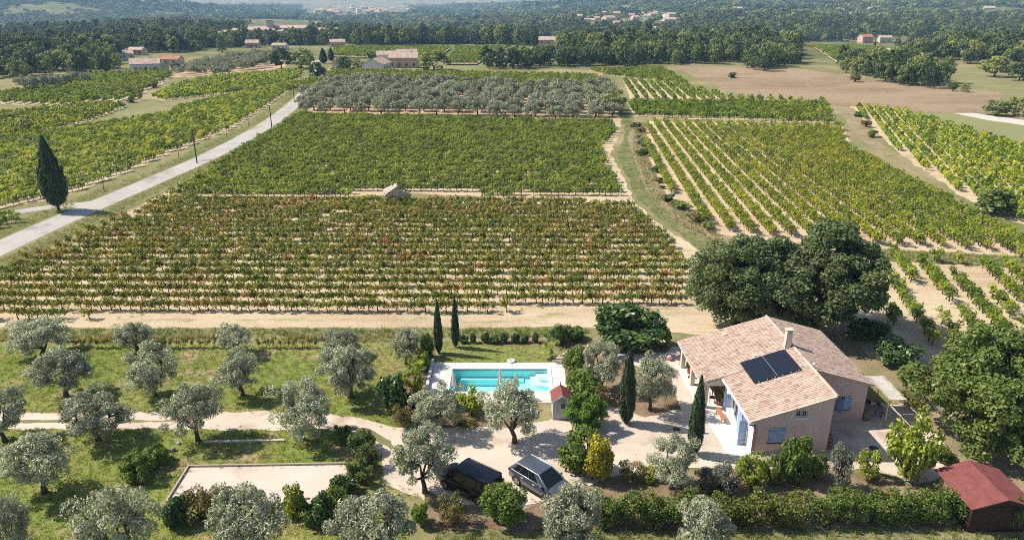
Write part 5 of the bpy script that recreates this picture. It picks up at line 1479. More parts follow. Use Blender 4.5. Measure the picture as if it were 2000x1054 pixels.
M_v_gold = leafmat('vine_leaves_yellowing', [(0.150, 0.223, 0.023), (0.249, 0.312, 0.029), (0.377, 0.402, 0.047)], 0.40, (0.7, 1.25), 0.5, field=(0.035, [(0.3, (0.158, 0.250, 0.025)), (0.5, (0.249, 0.295, 0.032)), (0.7, (0.377, 0.348, 0.034))], 0.65))
M_v_left = leafmat('vine_leaves_bright', [(0.131, 0.221, 0.021), (0.227, 0.328, 0.031), (0.365, 0.425, 0.052)], 0.40, (0.7, 1.25), 0.5, field=(0.035, [(0.33, (0.148, 0.239, 0.025)), (0.52, (0.261, 0.346, 0.035)), (0.66, (0.522, 0.497, 0.043))], 0.6))
def vine_shape(seed, n, L, W, rx=0.70, ry=0.58, rz=0.52, zc=0.84):
    r = np.random.default_rng(seed)
    m = MB()
    m.tube([(0, 0, -0.03), (r.uniform(-.08, .08), 0, 0.28), (r.uniform(-.1, .1), r.uniform(-.06, .06), 0.60)], [0.055, 0.042, 0.038], 5)
    arms = []
    for k in range(4):
        e = (r.uniform(-0.5, 0.5), r.uniform(-0.25, 0.25), r.uniform(0.85, 1.2)); arms.append(e)
        m.tube([(0, 0, 0.55), (e[0] * 0.5, e[1] * 0.5, 0.72), e], [0.03, 0.02, 0.008], 4, False)
    cl = [(np.array([r.uniform(-1, 1) * rx * 0.75, r.uniform(-1, 1) * ry * 0.55, zc + r.uniform(-1, 1) * rz * 0.55]), (r.uniform(0.24, 0.36),) * 3) for _ in range(7)]
    v, f = clump_crown(cl, n // 7, L, W, r, 0.6, -0.8, 0.6)
    return m, v, f
VN = {}
for key, mat in (('front', M_v_front), ('green', M_v_green), ('gold', M_v_gold), ('left', M_v_left)):
    VN[key] = {'near': [], 'far': []}
    for s in range(4):
        m, v, f = vine_shape(700 + s, 190, 0.19, 0.15)
        qv, qf = quads_of(m)
        VN[key]['near'].append(joined('vine_' + key, [(qv, qf, VT_BARK), (v, f, mat)]))
        m2, v, f = vine_shape(720 + s, 80, 0.34, 0.27)
        VN[key]['far'].append(joined('vine_' + key + '_far', [(np.array(m2.v)[:15], np.array([q for q in m2.f if len(q) == 4])[:10], VT_BARK), (v, f, mat)]))
def vine_protos(key, lod): return [kindobj('vine_' + key, me) for me in VN[key][lod]]

# the big vineyard, front block: the nearest 300 vines as plants of their own
fp, fi = rows(V['front'], R(-0.6), 2.28, 1.02, 0.055, 0.12, 11)
gap = ((fp[:, 0] > G(-40, 619)[0]) & False)
dd = np.array([PR(x, y, 1.0) for x, y in fp])
vis = (dd[:, 0] > -15) & (dd[:, 0] < 2010)
# front row starts in pieces, as in the photograph
front_gaps = [(312, 352), (432, 455), (800, 915), (1185, 1330), (500, 520)]
lastrow = dd[:, 1] > 596
for a, b in front_gaps: vis &= ~(lastrow & (dd[:, 0] > a) & (dd[:, 0] < b))
allv = fp[~(lastrow & ~vis)]
sel = np.argsort(np.where(vis, -dd[:, 2], 9))[:300]
selset = np.zeros(len(fp), bool); selset[sel] = True
VPARTS = []
for s in range(4):
    m, v, f = vine_shape(700 + s, 190, 0.19, 0.15)
    VPARTS.append((mesh('vine_trunk', m.v, m.f, VT_BARK), mesh('vine_foliage', v, f, M_v_front)))
for k, i in enumerate(sel):
    x, y = fp[i]; rowname = 'front row' if fi[i] == fi[sel].min() else nth(int(fi[i] - fi[sel].min()) + 1) + ' row'
    s = rng.uniform(0.95, 1.25)
    put('grape_vine', f'grape vine in the {rowname} of the big vineyard, {nth(int(((fi[sel] == fi[i]) & (fp[sel][:, 0] <= x)).sum()))} from the left', 'vine', (x, y, 0.01), VPARTS, k, math.pi * (k % 2) + rng.uniform(-.2, .2), (s, s, s * rng.uniform(0.92, 1.1)), 'vines in the nearest rows of the big vineyard, ' + rowname, crown='foliage', trunk='vine_trunk')
rest = ~selset & ~(lastrow & ~vis)
def field(name, label, pts, ang, key, lod, smin=0.9, smax=1.15, z=0.01, zs=1.0):
    n = len(pts)
    zz = height(pts[:, 0], pts[:, 1]) + z
    rot = ang + np.pi * rng.integers(0, 2, n) + rng.normal(0, 0.12, n)
    return scatter(name, np.column_stack([pts, zz]), rot, rng.uniform(smin, smax, n), vine_protos(key, lod), label, 'vines', sz=zs)
field('vine_rows', 'russet and green vine rows filling the front half of the big vineyard', fp[rest], R(-0.6), 'front', 'near', 1.0, 1.3)
p_, _ = rows(V['upper'], R(-1.2), 2.28, 1.0, 0.02, 0.12, 12)
hutx, huty = G(777, 386); p_ = p_[~((np.abs(p_[:, 0] - hutx - 3) < 11) & (p_[:, 1] < huty + 3.0))]
field('vine_rows', 'dense green vine rows filling the back half of the big vineyard', p_, R(-1.2), 'green', 'near', 1.05, 1.32)
a0, a1 = np.array(G(1320, 243)), np.array(G(1510, 462)); ang = math.atan2(*(a0 - a1)[::-1])
p_, _ = rows(V['stripes'], ang, 2.6, 0.95, 0.03, 0.12, 13)
field('vine_rows', 'striped yellow green vine rows on pinkish soil right of the grass track', p_, ang, 'gold', 'near', 1.2, 1.5)
b0, b1 = np.array(G(1710, 510)), np.array(G(1830, 690)); ang2 = math.atan2(*(b0 - b1)[::-1])
p_, _ = rows(V['gappy'], ang2, 2.4, 1.0, 0.0, 0.15, 14)
keep = (wnoise(p_[:, 0], p_[:, 1], 7, 2) + rng.normal(0, 0.35, len(p_))) > -0.25
p_ = p_[keep]
for k, (x, y) in enumerate(p_[:0]): pass
field('vine_rows', 'gappy green vine rows on bare pale soil behind the right oak', p_, ang2, 'green', 'near', 1.1, 1.45)
p_, _ = rows(V['right'], ang2 - 0.1, 2.35, 0.85, 0.08, 0.25, 15)
field('vine_rows', 'patchy bright vine rows at the right edge below the mown field', p_, ang2, 'left', 'far', 1.0, 1.3)
l0, l1 = np.array(G(0, 359)), np.array(G(300, 298)); ang3 = math.atan2(*(l1 - l0)[::-1])
p_, _ = rows(V['left_big'], ang3, 2.4, 1.05, 0.03, 0.15, 16)
field('vine_rows', 'bright green vine rows left of the road behind the lone cypress', p_, ang3, 'left', 'near', 1.0, 1.25)
FAR = [('block_a', -0.02, 2.4, 'green', 'green vine block right of the lone round tree'), ('block_b', ang, 3.0, 'green', 'small striped vine block below the ploughed field'), ('block_c', -0.1, 2.4, 'green', 'small green vine block at the top of the grass track'),
       ('beyond', -0.03, 2.4, 'green', 'green vine block between the olive grove and the farm'), ('left_gold', ang3, 2.4, 'gold', 'golden vine block at the left edge'), ('left_mid', ang3 - 0.2, 2.4, 'left', 'yellow green vine block beside the far end of the road'),
       ('left_rows', R(96), 3.2, 'green', 'striped vine rows on the far left slope'), ('left_top', R(10), 2.4, 'green', 'narrow vine strip below the left farmhouse'), ('hill_a', R(60), 3.0, 'green', 'far vine field right of the big farm tree'), ('hill_b', 0.0, 2.6, 'green', 'far vine field behind the farm'), ('hill_c', R(35), 2.8, 'green', 'far vine field below the two hill houses')]
for k, (nm, an, sp, key, lb) in enumerate(FAR):
    p_, _ = rows(V[nm], an, sp, 1.25, 0.03, 0.15, 20 + k)
    field('vine_rows', lb, p_, an, key, 'far', 1.15, 1.45, 0.01 if nm[:4] != 'hill' else 0.5)
# two vines beside the lane at the far left
p_, _ = rows(GP((-140, 455), (-20, 425), (34, 424), (36, 436), (-60, 470)), R(15), 2.3, 1.1, 0, 0.1, 40)
field('vine_rows', 'last short vine rows between the lane and the road at the left edge', p_, R(15), 'green', 'near', 1.1, 1.3)
# young vines along the back of the lawn on a wire
for k, px in enumerate([q for q in np.linspace(150, 620, 34) if not (222 < q < 300 or 425 < q < 505)]):
    x, y = G(px, 679)
    put('young_vine', f'thin young vine along the back of the lawn, {nth(k + 1)} from the left', 'vine', (x, y, 0.02), VPARTS, k, k, (0.5, 0.45, 0.72 + 0.1 * (k % 3)), 'young vines along the back of the lawn', crown='foliage', trunk='vine_trunk')

# ================================================================== WOODS, FAR TREES
def wood_tree(seed, H, rad, ncl, per, L, W, clr, mat, cone=0.0, th=1.4):
    m, (v, f) = tree_shape(seed, H, (0, 0, H * 0.50), (rad, rad, H * 0.44), ncl, clr, per, L, W, th, 0.2, 4, 0.05, -0.85, 0.5, 0.6, 0.4, None, 0.8, 5)
    return m, v, f
WT, WP = [], []
for s in range(6):
    rad = (3.2, 3.6, 2.7, 3.0, 3.9, 2.4)[s]; H = (8.0, 7.4, 8.8, 7.0, 8.4, 9.4)[s]
    m, v, f = wood_tree(800 + s, H, rad, 40, 46, 0.62, 0.44, (0.7, 1.25), M_forest)
    WT.append((mesh('wood_trunk', m.v, m.f, M_bark_d), mesh('wood_crown', v, f, M_forest)))
    m2 = MB().tube([(0, 0, 0), (0, 0, H * 0.5)], [0.22, 0.12], 5)
    qv, qf = quads_of(m2)
    WP.append(joined('wood_tree', [(qv, qf, M_bark_d), (v, f, M_forest)]))
M_wood_light = leafmat('light_wood_leaves', [(0.075, 0.105, 0.028), (0.125, 0.155, 0.040), (0.19, 0.205, 0.06)], 0.2, (0.7, 1.25), 0.6)
M_wood_grey = leafmat('grey_wood_leaves', [(0.075, 0.095, 0.055), (0.12, 0.14, 0.085), (0.17, 0.185, 0.12)], 0.2, (0.7, 1.2), 0.6)
for s, (H, rad, mt) in enumerate(((11.5, 1.9, M_wood_light), (6.0, 3.6, M_wood_light), (7.0, 3.0, M_wood_grey), (10.0, 2.6, M_oak))):
    m, v, f = wood_tree(820 + s, H, rad, 36, 46, 0.6, 0.42, (0.6, 1.1), mt)
    qv, qf = quads_of(MB().tube([(0, 0, 0), (0, 0, H * 0.5)], [0.22, 0.12], 5))
    WP.append(joined('wood_tree', [(qv, qf, M_bark_d), (v, f, mt)]))
WF = []
for s in range(4):                                  # low shapes for the far woods
    r = np.random.default_rng(850 + s)
    cl = [(np.array([r.uniform(-1, 1) * 3, r.uniform(-1, 1) * 3, 4.2 + r.uniform(-1, 1) * 1.8]), (2.2, 2.2, 1.9)) for _ in range(9)]
    v, f = clump_crown(cl, 26, 1.6, 1.2, r, 0.6)
    WF.append(mesh('far_tree', v, f, M_forest))
    if s == 1: WF.append(mesh('far_tree', v, f, M_wood_light))
    if s == 2: WF.append(mesh('far_tree', v, f, M_wood_grey))

edge = np.array([(-900, 190), (-300, 175), (60, 162), (100, 152), (230, 143), (236, 120), (330, 114), (400, 97), (520, 91), (660, 91), (880, 88), (1000, 89), (1095, 110), (1110, 132), (1330, 133), (1400, 131), (1550, 134), (1562, 88), (1742, 86), (1752, 108), (1800, 128), (1850, 122), (2000, 132), (2600, 150)], float)
CLEAR = [GTP((-60, 86), (108, 86), (112, 100), (-60, 103)), GTP((842, 60), (978, 58), (990, 74), (855, 79)), GTP((1128, 48), (1262, 40), (1266, 50), (1140, 58)), GTP((1880, 57), (1966, 48), (1968, 60), (1885, 67)),
         GTP((1560, 7), (1730, 5), (1730, 14), (1580, 16)), GTP((955, 17), (1042, 17), (1036, 24), (955, 24)), GTP((1590, 40), (1662, 38), (1664, 46), (1596, 48)), GTP((1240, 28), (1345, 26), (1350, 34), (1250, 38)), GTP((478, 48), (606, 48), (606, 87), (478, 89)),
         GTP((560, 98), (640, 94), (640, 128), (560, 130)), GTP((240, 104), (345, 104), (345, 128), (240, 132)), GTP((115, 78), (170, 78), (175, 92), (110, 93)), GTP((640, 86), (690, 86), (690, 96), (640, 98)), GTP((1052, 84), (1102, 82), (1110, 104), (1048, 106)), GTP((1560, 84), (1745, 82), (1745, 132), (1640, 132)),
         GTP((640, 90), (1005, 90), (1005, 130), (640, 136)), GTP((1740, 92), (1860, 100), (1855, 112), (1740, 110)), GTP((1855, 128), (2300, 126), (2300, 190), (1870, 178)), GTP((300, 84), (368, 82), (370, 96), (300, 98)), GTP((590, 12), (700, 9), (800, 14), (800, 32), (690, 36), (590, 34))]
M_clear = patchy('far_meadow', [(0.16, 0.18, 0.07), (0.23, 0.22, 0.10), (0.33, 0.27, 0.16)], 0.02, 0.2, 1.5)
M_cleargreen = patchy('far_vines', [(0.09, 0.125, 0.03), (0.13, 0.16, 0.04), (0.17, 0.18, 0.06)], 0.02, 0.2, 1.5)
for k, p in enumerate(CLEAR[:8]):
    sheet('far_meadow', p, 0.6, M_cleargreen if k in (1, 2, 4, 7) else M_clear, 12, 2.0, grid=30, drape=True)
def forest_points(y0, y1, step, seed, dens=1.0, wide=1.15):
    r = np.random.default_rng(seed); out = []
    y = y0
    while y < y1:
        hw = y * 0.80 * wide + 25
        n = int(2 * hw / step)
        xs = np.linspace(-hw, hw, n) + r.uniform(-.45, .45, n) * step
        ysn = y + r.uniform(-.45, .45, n) * step
        out.append(np.stack([xs, ysn], 1)); y += step * 0.95
    p = np.concatenate(out)
    ed = np.array([GT(a, b) for a, b in edge])                       # near edge of the woods, by bearing
    be = np.interp(p[:, 0] / p[:, 1], ed[:, 0] / ed[:, 1], np.hypot(ed[:, 0], ed[:, 1]))
    be = be * (1 + 0.035 * wnoise(p[:, 0], p[:, 1], 60, 1) + 0.025 * wnoise(p[:, 0], p[:, 1], 23, 2) + 0.02)
    ok = np.hypot(p[:, 0], p[:, 1]) > be
    for c in CLEAR: ok &= ~in_poly(p[:, 0], p[:, 1], c)
    open_ = wnoise(p[:, 0], p[:, 1], 300, 4) + 0.5 * wnoise(p[:, 0], p[:, 1], 120, 5) + 0.25 * r.normal(0, 1, len(p))
    dist = np.hypot(p[:, 0], p[:, 1])
    ok &= open_ < np.where(dist > 900, 0.16, np.where(dist > 600, 0.36, np.where(dist > 430, 0.62, 1.3)))
    ok &= r.uniform(0, 1, len(p)) < dens
    return p[ok]
near_w = forest_points(270, 1000, 6.4, 60)
far_w = forest_points(1000, 2400, 11.0, 61, 0.95, 1.05)
vfar_w = forest_points(2400, 5600, 24.0, 62, 0.95, 1.05)
q = np.array([PR(x, y, 0.0) for x, y in near_w])
inview = (q[:, 0] > -10) & (q[:, 0] < 2010)
LISTED = [  # trees one can pick out: base px, py, top, width px, label
 (1198, 222, 176, 46, 'lone dark round tree at the right end of the olive grove'), (622, 156, 121, 36, 'round tree standing at the far bend of the road'), (848, 137, 96, 56, 'big round tree right of the farm buildings'),
 (672, 140, 108, 34, 'dark tree between the farm and the road bend'), (700, 138, 112, 26, 'bushy tree left of the farm gable'), (728, 116, 96, 24, 'dark tree behind the farm roof, the left one'), (757, 115, 97, 30, 'dark tree behind the farm roof, the right one'),
 (550, 135, 94, 52, 'tall tree group at the road end, left crown'), (590, 134, 92, 46, 'tall tree group at the road end, right crown'), (345, 140, 120, 22, 'small round tree beside the left farmhouse'), (300, 128, 112, 30, 'grey green round tree behind the left farmhouse'),
 (1945, 226, 194, 40, 'round tree beside the white farm track, the left one'), (1982, 226, 190, 46, 'round tree beside the white farm track, the right one'), (1942, 150, 110, 62, 'umbrella shaped pine on the right slope'), (1990, 158, 122, 40, 'dark tree at the right edge beside the umbrella pine'),
 (1860, 178, 160, 18, 'small shrubby tree on the grass slope, the left one'), (1884, 180, 163, 20, 'small shrubby tree on the grass slope, the right one'), (1942, 418, 362, 64, 'ivy covered round bush at the edge of the right vineyard'), (435, 103, 68, 22, 'tall light green poplar near the village'), (274, 196, 174, 12, 'small dark bush on the bank left of the road')]
for k, (bx, by, ty, wp, lb) in enumerate(LISTED):
    x, y = G(bx, by); h = height_of(x, y, ty); w = wp / PR(x, y, h / 2)[2]
    rad = (3.2, 3.6, 2.7, 3.0, 3.9, 2.4)[k % 6]; H = (8.0, 7.4, 8.8, 7.0, 8.4, 9.4)[k % 6]
    put('round_tree', lb, 'tree', (x, y, 0), WT, k, k * 1.3, (w / (2.15 * rad), w / (2.15 * rad), h / (H * 1.02)))
# clump in front of the hill vineyard, and hedge rows
clump = GP((1640, 125), (1700, 128), (1760, 130), (1830, 140), (1850, 172), (1790, 172), (1700, 155), (1650, 145))
cp, _ = rows(clump, 0.1, 7.0, 6.5, 0.05, 1.2, 70)
row2, _ = rows(GP((930, 128), (1110, 122), (1112, 134), (930, 136)), 0.02, 9, 6.0, 0.05, 1.0, 71)
indiv = np.concatenate([cp, row2, near_w[inview][np.argsort(-q[inview][:, 2])]])[:280]
used = set((round(a, 3), round(b, 3)) for a, b in indiv)
SIDE = [('left of the road', lambda x, y: x < -0.28 * y), ('behind the farm and olive grove', lambda x, y: x < 0.07 * y), ('behind the ploughed field', lambda x, y: x < 0.42 * y), ('on the right slope', lambda x, y: True)]
indiv = np.array(sorted(indiv.tolist(), key=lambda p: p[0] / p[1])); cnt = {}
for k, (x, y) in enumerate(indiv):
    s = rng.uniform(0.75, 1.25)
    where = next(nm for nm, fn in SIDE if fn(x, y))
    cnt[where] = cnt.get(where, 0) + 1
    put('woodland_tree', f'tree of the woodland edge {where}, {nth(cnt[where])} from the left', 'tree', (x, y, float(height(x, y))), WT, k, k * 1.1, (s, s, s * rng.uniform(0.85, 1.15)), 'trees of the woodland edge ' + where)
rest_w = np.array([p for p in near_w if (round(p[0], 3), round(p[1], 3)) not in used])
def wood(name, label, p, me, smin, smax):
    n = len(p); z = height(p[:, 0], p[:, 1]) - 0.2
    scatter(name, np.column_stack([p, z]), rng.uniform(0, 6.28, n), rng.uniform(smin, smax, n), [kindobj('tree_shape', m) for m in me], label, 'woods', sz=rng.uniform(0.8, 1.2, n))
wood('woodland', 'dark green woodland covering the plain behind the vineyards', rest_w, WP, 0.55, 1.45)
wood('far_woodland', 'hazy woodland on the far plain and hills', far_w, WF, 0.9, 1.7)
wood('mountain_woodland', 'bluish woodland on the distant mountain slopes', vfar_w, WF, 1.8, 3.2)
# far cypresses
for k, (bx, by, ty, wp, lb) in enumerate(((632, 124, 94, 17, 'pointed dark cypress by the farm road, the left one'), (647, 119, 93, 14, 'pointed dark cypress by the farm road, the right one'), (68, 96, 80, 8, 'dark cypress at the pale field on the far left'), (1770, 118, 94, 11, 'dark cypress standing below the hill houses'), (1922, 114, 96, 6, 'thin cypress on the right slope, the left one'), (1936, 113, 95, 6, 'thin cypress on the right slope, the right one'), (1709, 86, 70, 5, 'thin cypress between the two hill houses'), (313, 130, 112, 7, 'dark cypress beside the left farmhouse'), (1116, 100, 76, 8, 'dark cypress beside the stone farmhouse'))):
    x, y = G(bx, by); h = height_of(x, y, ty); w = wp / PR(x, y, h / 2)[2]
    put('cypress_tree', lb, 'cypress', (x, y, float(height(x, y))), CYP, k % 3, k, (w / 1.25, w / 1.25, h / 6.1))
# scrub along the bank of the grass track and other margins
sb = []
for (a, b), n, sp in ((((1240, 240), (1262, 300)), 5, 8), (((1262, 300), (1300, 385)), 4, 6), (((1300, 385), (1385, 452)), 6, 8)):
    for k in range(n):
        t = (k + rng.uniform(0.2, 0.8)) / n; sb.append((a[0] + (b[0] - a[0]) * t + rng.uniform(-sp, sp) * 0.5, a[1] + (b[1] - a[1]) * t, 1.0))
for k, (px, py, s) in enumerate(sb):
    x, y = G(px, py); s = rng.uniform(0.5, 1.5)
    put('scrub_bush', f'scrub bush on the bank beside the curving grass track, {nth(len(sb) - k)} from the near end', 'bush', (x, y, 0.02), BUSH['scrub'], k, k * 1.9, (s * 1.5, s, s * 0.62), 'scrub bushes on the track bank', crown='foliage', trunk='stems')
for k, (px, py, s, lb) in enumerate(((1675, 228, 1.3, 'scrub bush in the ditch left of the right vineyard, the far one'), (1690, 248, 1.4, 'scrub bush in the ditch left of the right vineyard, the middle one'), (1705, 268, 1.3, 'scrub bush in the ditch left of the right vineyard, the near one'), (255, 200, 1.6, 'scrub bush on the bank left of the road'), (60, 255, 1.6, 'dark bush in the left fields, the left one'), (20, 238, 1.8, 'dark bush in the left fields at the edge'), (160, 225, 1.5, 'brown bush between the left vine blocks'), (300, 172, 1.6, 'bush at the top of the striped left rows'), (330, 148, 1.5, 'bush above the striped left rows'), (1430, 152, 2.0, 'small bush on the edge of the ploughed field'), (1670, 160, 2.2, 'brown heap of brush in the ploughed field'))):
    x, y = G(px, py); put('scrub_bush', lb, 'bush', (x, y, 0.02), BUSH['scrub'], k, k * 1.9, (s * 1.3, s, s * 0.75), None, crown='foliage', trunk='stems')
# second, small olive grove on the left
p_, _ = rows(GP((332, 146), (420, 124), (540, 108), (530, 130), (440, 150), (350, 152)), R(62), 8.0, 5.0, 0.03, 0.4, 72)
sheet('olive_grove_soil', GP((320, 152), (420, 122), (545, 106), (560, 130), (470, 150)), 0.016, M_redearth, 3, 0.6)
OGK = [kindobj('olive_shape', c) for t, c in OLG]
scatter('far_olive_grove', np.column_stack([p_, np.zeros(len(p_))]), rng.uniform(0, 6.28, len(p_)), rng.uniform(0.9, 1.3, len(p_)), OGK, 'far olive grove left of the road end', 'olive trees')
p_, _ = rows(GP((35, 178), (80, 166), (180, 158), (170, 164), (60, 180)), 0.2, 6, 5.0, 0.03, 0.4, 73)
scatter('far_olive_grove', np.column_stack([p_, np.zeros(len(p_))]), rng.uniform(0, 6.28, len(p_)), rng.uniform(0.9, 1.3, len(p_)), OGK, 'small grey olive plot at the far left above the striped rows', 'olive trees')

# ---- grass and weeds
def tuft(seed, n, h, sp, w, mat):
    r = np.random.default_rng(seed); V_, F_ = [], []
    for k in range(n):
        a = r.uniform(0, 6.28); b = np.array([math.cos(a), math.sin(a), 0]) * r.uniform(0, sp * 0.5); d = np.array([math.cos(a), math.sin(a), 0]) * r.uniform(0.2, 0.9) * h
        s = np.array([-math.sin(a), math.cos(a), 0]) * w; hh = h * r.uniform(0.6, 1.2)
        V_ += [b - s, b + s, b + d + np.array([0, 0, hh]) + s * 0.3, b + d + np.array([0, 0, hh]) - s * 0.3]; F_.append([4 * k, 4 * k + 1, 4 * k + 2, 4 * k + 3])
    return mesh('tuft', np.array(V_), np.array(F_), mat)
TG = [tuft(900 + s, 14, 0.055, 0.35, 0.014, M_grass) for s in range(4)]
TD = [tuft(910 + s, 22, 0.42, 0.35, 0.016, M_drygrass) for s in range(4)]
TM = [tuft(920 + s, 18, 0.24, 0.4, 0.016, M_grass) for s in range(3)]
def in_area(poly, dens, seed, avoid=()):
    r = np.random.default_rng(seed); p = np.array(poly); lo, hi = p.min(0), p.max(0)
    n = int((hi[0] - lo[0]) * (hi[1] - lo[1]) * dens)
    P_ = r.uniform(0, 1, (n, 2)) * (hi - lo) + lo
    ok = in_poly(P_[:, 0], P_[:, 1], poly)
    for a in avoid: ok &= ~in_poly(P_[:, 0], P_[:, 1], a)
    return P_[ok]
def strew(name, label, p, me, s0, s1, cat='grass'):
    n = len(p); scatter(name, np.column_stack([p, np.full(n, 0.02)]), rng.uniform(0, 6.28, n), rng.uniform(s0, s1, n), [kindobj('tuft_shape', m) for m in me], label, cat)
lawnp = GP((-80, 676), (836, 673), (836, 735), (800, 800), (750, 880), (770, 1000), (800, 1100), (-100, 1100))
p_ = in_area(lawnp, 16, 91, (yard, ct))
g_ = wnoise(p_[:, 0], p_[:, 1], 6, 0) + 0.4 * wnoise(p_[:, 0], p_[:, 1], 2, 1)
strew('lawn_grass', 'short green and dry grass of the garden lawn', p_, TG, 0.8, 1.5)
strew('pool_grass', 'short grass of the lawn behind the pool', in_area([(-6.6, 56.5), (3.2, 56.5), (3.9, 58.0), (3.3, 60.4), (-6.8, 60.6)], 18, 92), TG, 0.6, 1.1)
p_ = in_area(GP((-60, 643), (1150, 642), (1150, 660), (-60, 662)), 7, 93)
strew('margin_grass', 'low green grass strip between the vineyard track and the garden', p_, TM, 0.7, 1.4)
p_ = in_area(GP((-60, 656), (100, 657), (840, 657), (840, 667), (-60, 668)), 8, 94); p_ = p_[wnoise(p_[:, 0], p_[:, 1], 9, 1) > -0.35]
strew('dry_grass', 'tall pale dry grass strip along the back of the lawn', p_, TD, 0.7, 1.3)
Lr, Rr = band(ROADC, 6.2); L2, R2 = band(ROADC, 11.0)
vp = [];
for A, B_ in ((Lr, L2), (Rr, R2)):
    for i in range(8, len(A) - 26):
        for k in range(14):
            t, u = rng.uniform(), rng.uniform(); a = np.array(A[i]) * (1 - t) + np.array(A[i + 1]) * t; b = np.array(B_[i]) * (1 - t) + np.array(B_[i + 1]) * t; vp.append(a * (1 - u) + b * u)
strew('verge_grass', 'dry and green grass on the road verges', np.array(vp), TD + TM, 0.5, 1.0)
p_ = in_area(GP((1236, 240), (1262, 240), (1262, 300), (1300, 385), (1410, 462), (1395, 474), (1330, 444), (1270, 380), (1238, 300)), 4, 95)
strew('bank_grass', 'rough dry grass on the bank of the curving track', p_, TD + TM, 0.6, 1.3)
p_ = in_area(GP((850, 1034), (2050, 1030), (2050, 1100), (850, 1100)), 12, 96)
strew('bottom_grass', 'dry grass along the bottom edge of the garden', p_, TG + TM, 0.6, 1.2)
p_ = in_area(V['front'], 0.9, 97)
strew('vineyard_weeds', 'sparse weeds between the vines of the big vineyard', p_[wnoise(p_[:, 0], p_[:, 1], 14, 3) > -0.2], TM, 0.5, 1.1)
p_ = in_area(GP((1640, 486), (2100, 505), (2100, 540), (2000, 524), (1700, 508)), 5, 98)
strew('track_grass', 'rough grass strip above the gappy vineyard', p_, TM + TD[:1], 0.6, 1.2)

p_ = in_area(GP((1205, 190), (1222, 195), (1240, 240), (1225, 265), (1232, 300), (1262, 370), (1330, 440), (1400, 470), (1440, 520), (1400, 520), (1345, 470), (1285, 425), (1240, 380), (1215, 325), (1206, 300), (1222, 262)), 3, 99)
strew('track_grass', 'mown green and dry grass on the curving track between the vineyards', p_, TM + TD[:1], 0.4, 0.9)

ep = []                                            # weeds creeping in along the edges of the gravel
yr = resample(yard, 0.25, 0.0)
for (a, b) in yr:
    if -45 < a < 40 and rng.uniform() < 0.6: ep.append((a + rng.normal(0, 0.22), b + rng.normal(0, 0.22)))
for (a, b) in resample(ct, 0.3, 0.0): ep.append((a + rng.normal(0, 0.15), b + rng.normal(0, 0.15)))
strew('gravel_weeds', 'weeds along the edges of the gravel drive', np.array(ep), TM + TD[:1], 0.25, 0.7)

# ================================================================== POLES, RUIN
M_pole = plain('creosoted_pole', (0.055, 0.042, 0.034), 0.9, vary=0.25)
for k, (bx, by, ty, thin, lb) in enumerate(((385, 319, 251, 0, 'dark telephone pole nearest on the right side of the road'), (531, 251, 206, 0, 'dark telephone pole at the road bend above the orange earth'), (575, 200, 169, 0, 'telephone pole beside the olive grove corner'), (606, 170, 140, 0, 'telephone pole near the round tree at the road end'), (590, 137, 118, 0, 'farthest telephone pole by the tree group'), (204, 375, 310, 1, 'thin wooden post nearest on the vineyard side of the road'), (350, 310, 268, 1, 'thin wooden post on the left verge, second along the road'), (443, 266, 232, 1, 'thin wooden post on the left verge, third along the road'), (486, 247, 217, 1, 'dark pole on the left verge, fourth along the road'))):
    x, y = G(bx, by); h = height_of(x, y, ty); r0 = 0.06 if thin else 0.13
    p = thing('telephone_pole', lb, 'pole', (x, y, 0.0), 0, 'poles along the road')
    MB().tube([(0, 0, 0), (0.03, 0, h * 0.5), (0.0, 0, h)], [r0, r0 * 0.85, r0 * 0.7], 8).build('shaft', M_pole, p, True)
    MB().lathe((0, 0, h), [(r0 * 0.8, 0), (r0 * 0.85, 0.05), (r0 * 0.2, 0.09)], 8).build('cap', M_zinc, p)
    if not thin: MB().box(-0.35, 0.35, -0.05, 0.05, h - 0.5, h - 0.42).build('crossarm', M_pole, p)
M_tan = patchy('tan_rubble', [(0.44, 0.36, 0.28), (0.56, 0.47, 0.38), (0.64, 0.56, 0.47)], 0.8, 4, 25, bump=0.8, bd=0.03)
ru = thing('stone_ruin', 'small ruined stone hut in the middle of the big vineyard', 'ruin', (*[a for a in G(777, 394)], 0), R(14), None, (1.2, 1.2, 1.15))
r = random.Random(8)
st = MB()
def stone_run(ax, ay, bx, by, hf):
    L = math.hypot(bx - ax, by - ay); n = int(L / 0.30)
    for row in range(12):
        for k in range(n):
            t = (k + 0.5 + 0.5 * (row % 2)) / n
            if t > 1: continue
            z = 0.12 + row * 0.20
            if z > hf(t) + r.uniform(-.12, .12): continue
            M = Matrix.Rotation(math.atan2(by - ay, bx - ax) + r.uniform(-.1, .1), 4, 'Z') @ Matrix.Rotation(r.uniform(-.08, .08), 4, 'X')
            st.obox((ax + (bx - ax) * t + r.uniform(-.03, .03), ay + (by - ay) * t + r.uniform(-.03, .03), z), (0.29 * r.uniform(0.85, 1.05), 0.34 * r.uniform(0.85, 1.1), 0.19 * r.uniform(0.85, 1.0)), M)
stone_run(-1.5, -1.2, 1.5, -1.2, lambda t: 1.35 + 1.0 * (1 - abs(t - 0.45) * 2)); stone_run(-1.5, -1.2, -1.5, 1.3, lambda t: 1.35); stone_run(1.5, -1.2, 1.5, 1.3, lambda t: 1.3 - 0.5 * t); stone_run(-1.5, 1.3, 1.5, 1.3, lambda t: 1.3 + 0.9 * (1 - abs(t - 0.45) * 2))
so = st.build('stones', M_tan, ru); so['kind'] = 'stuff'
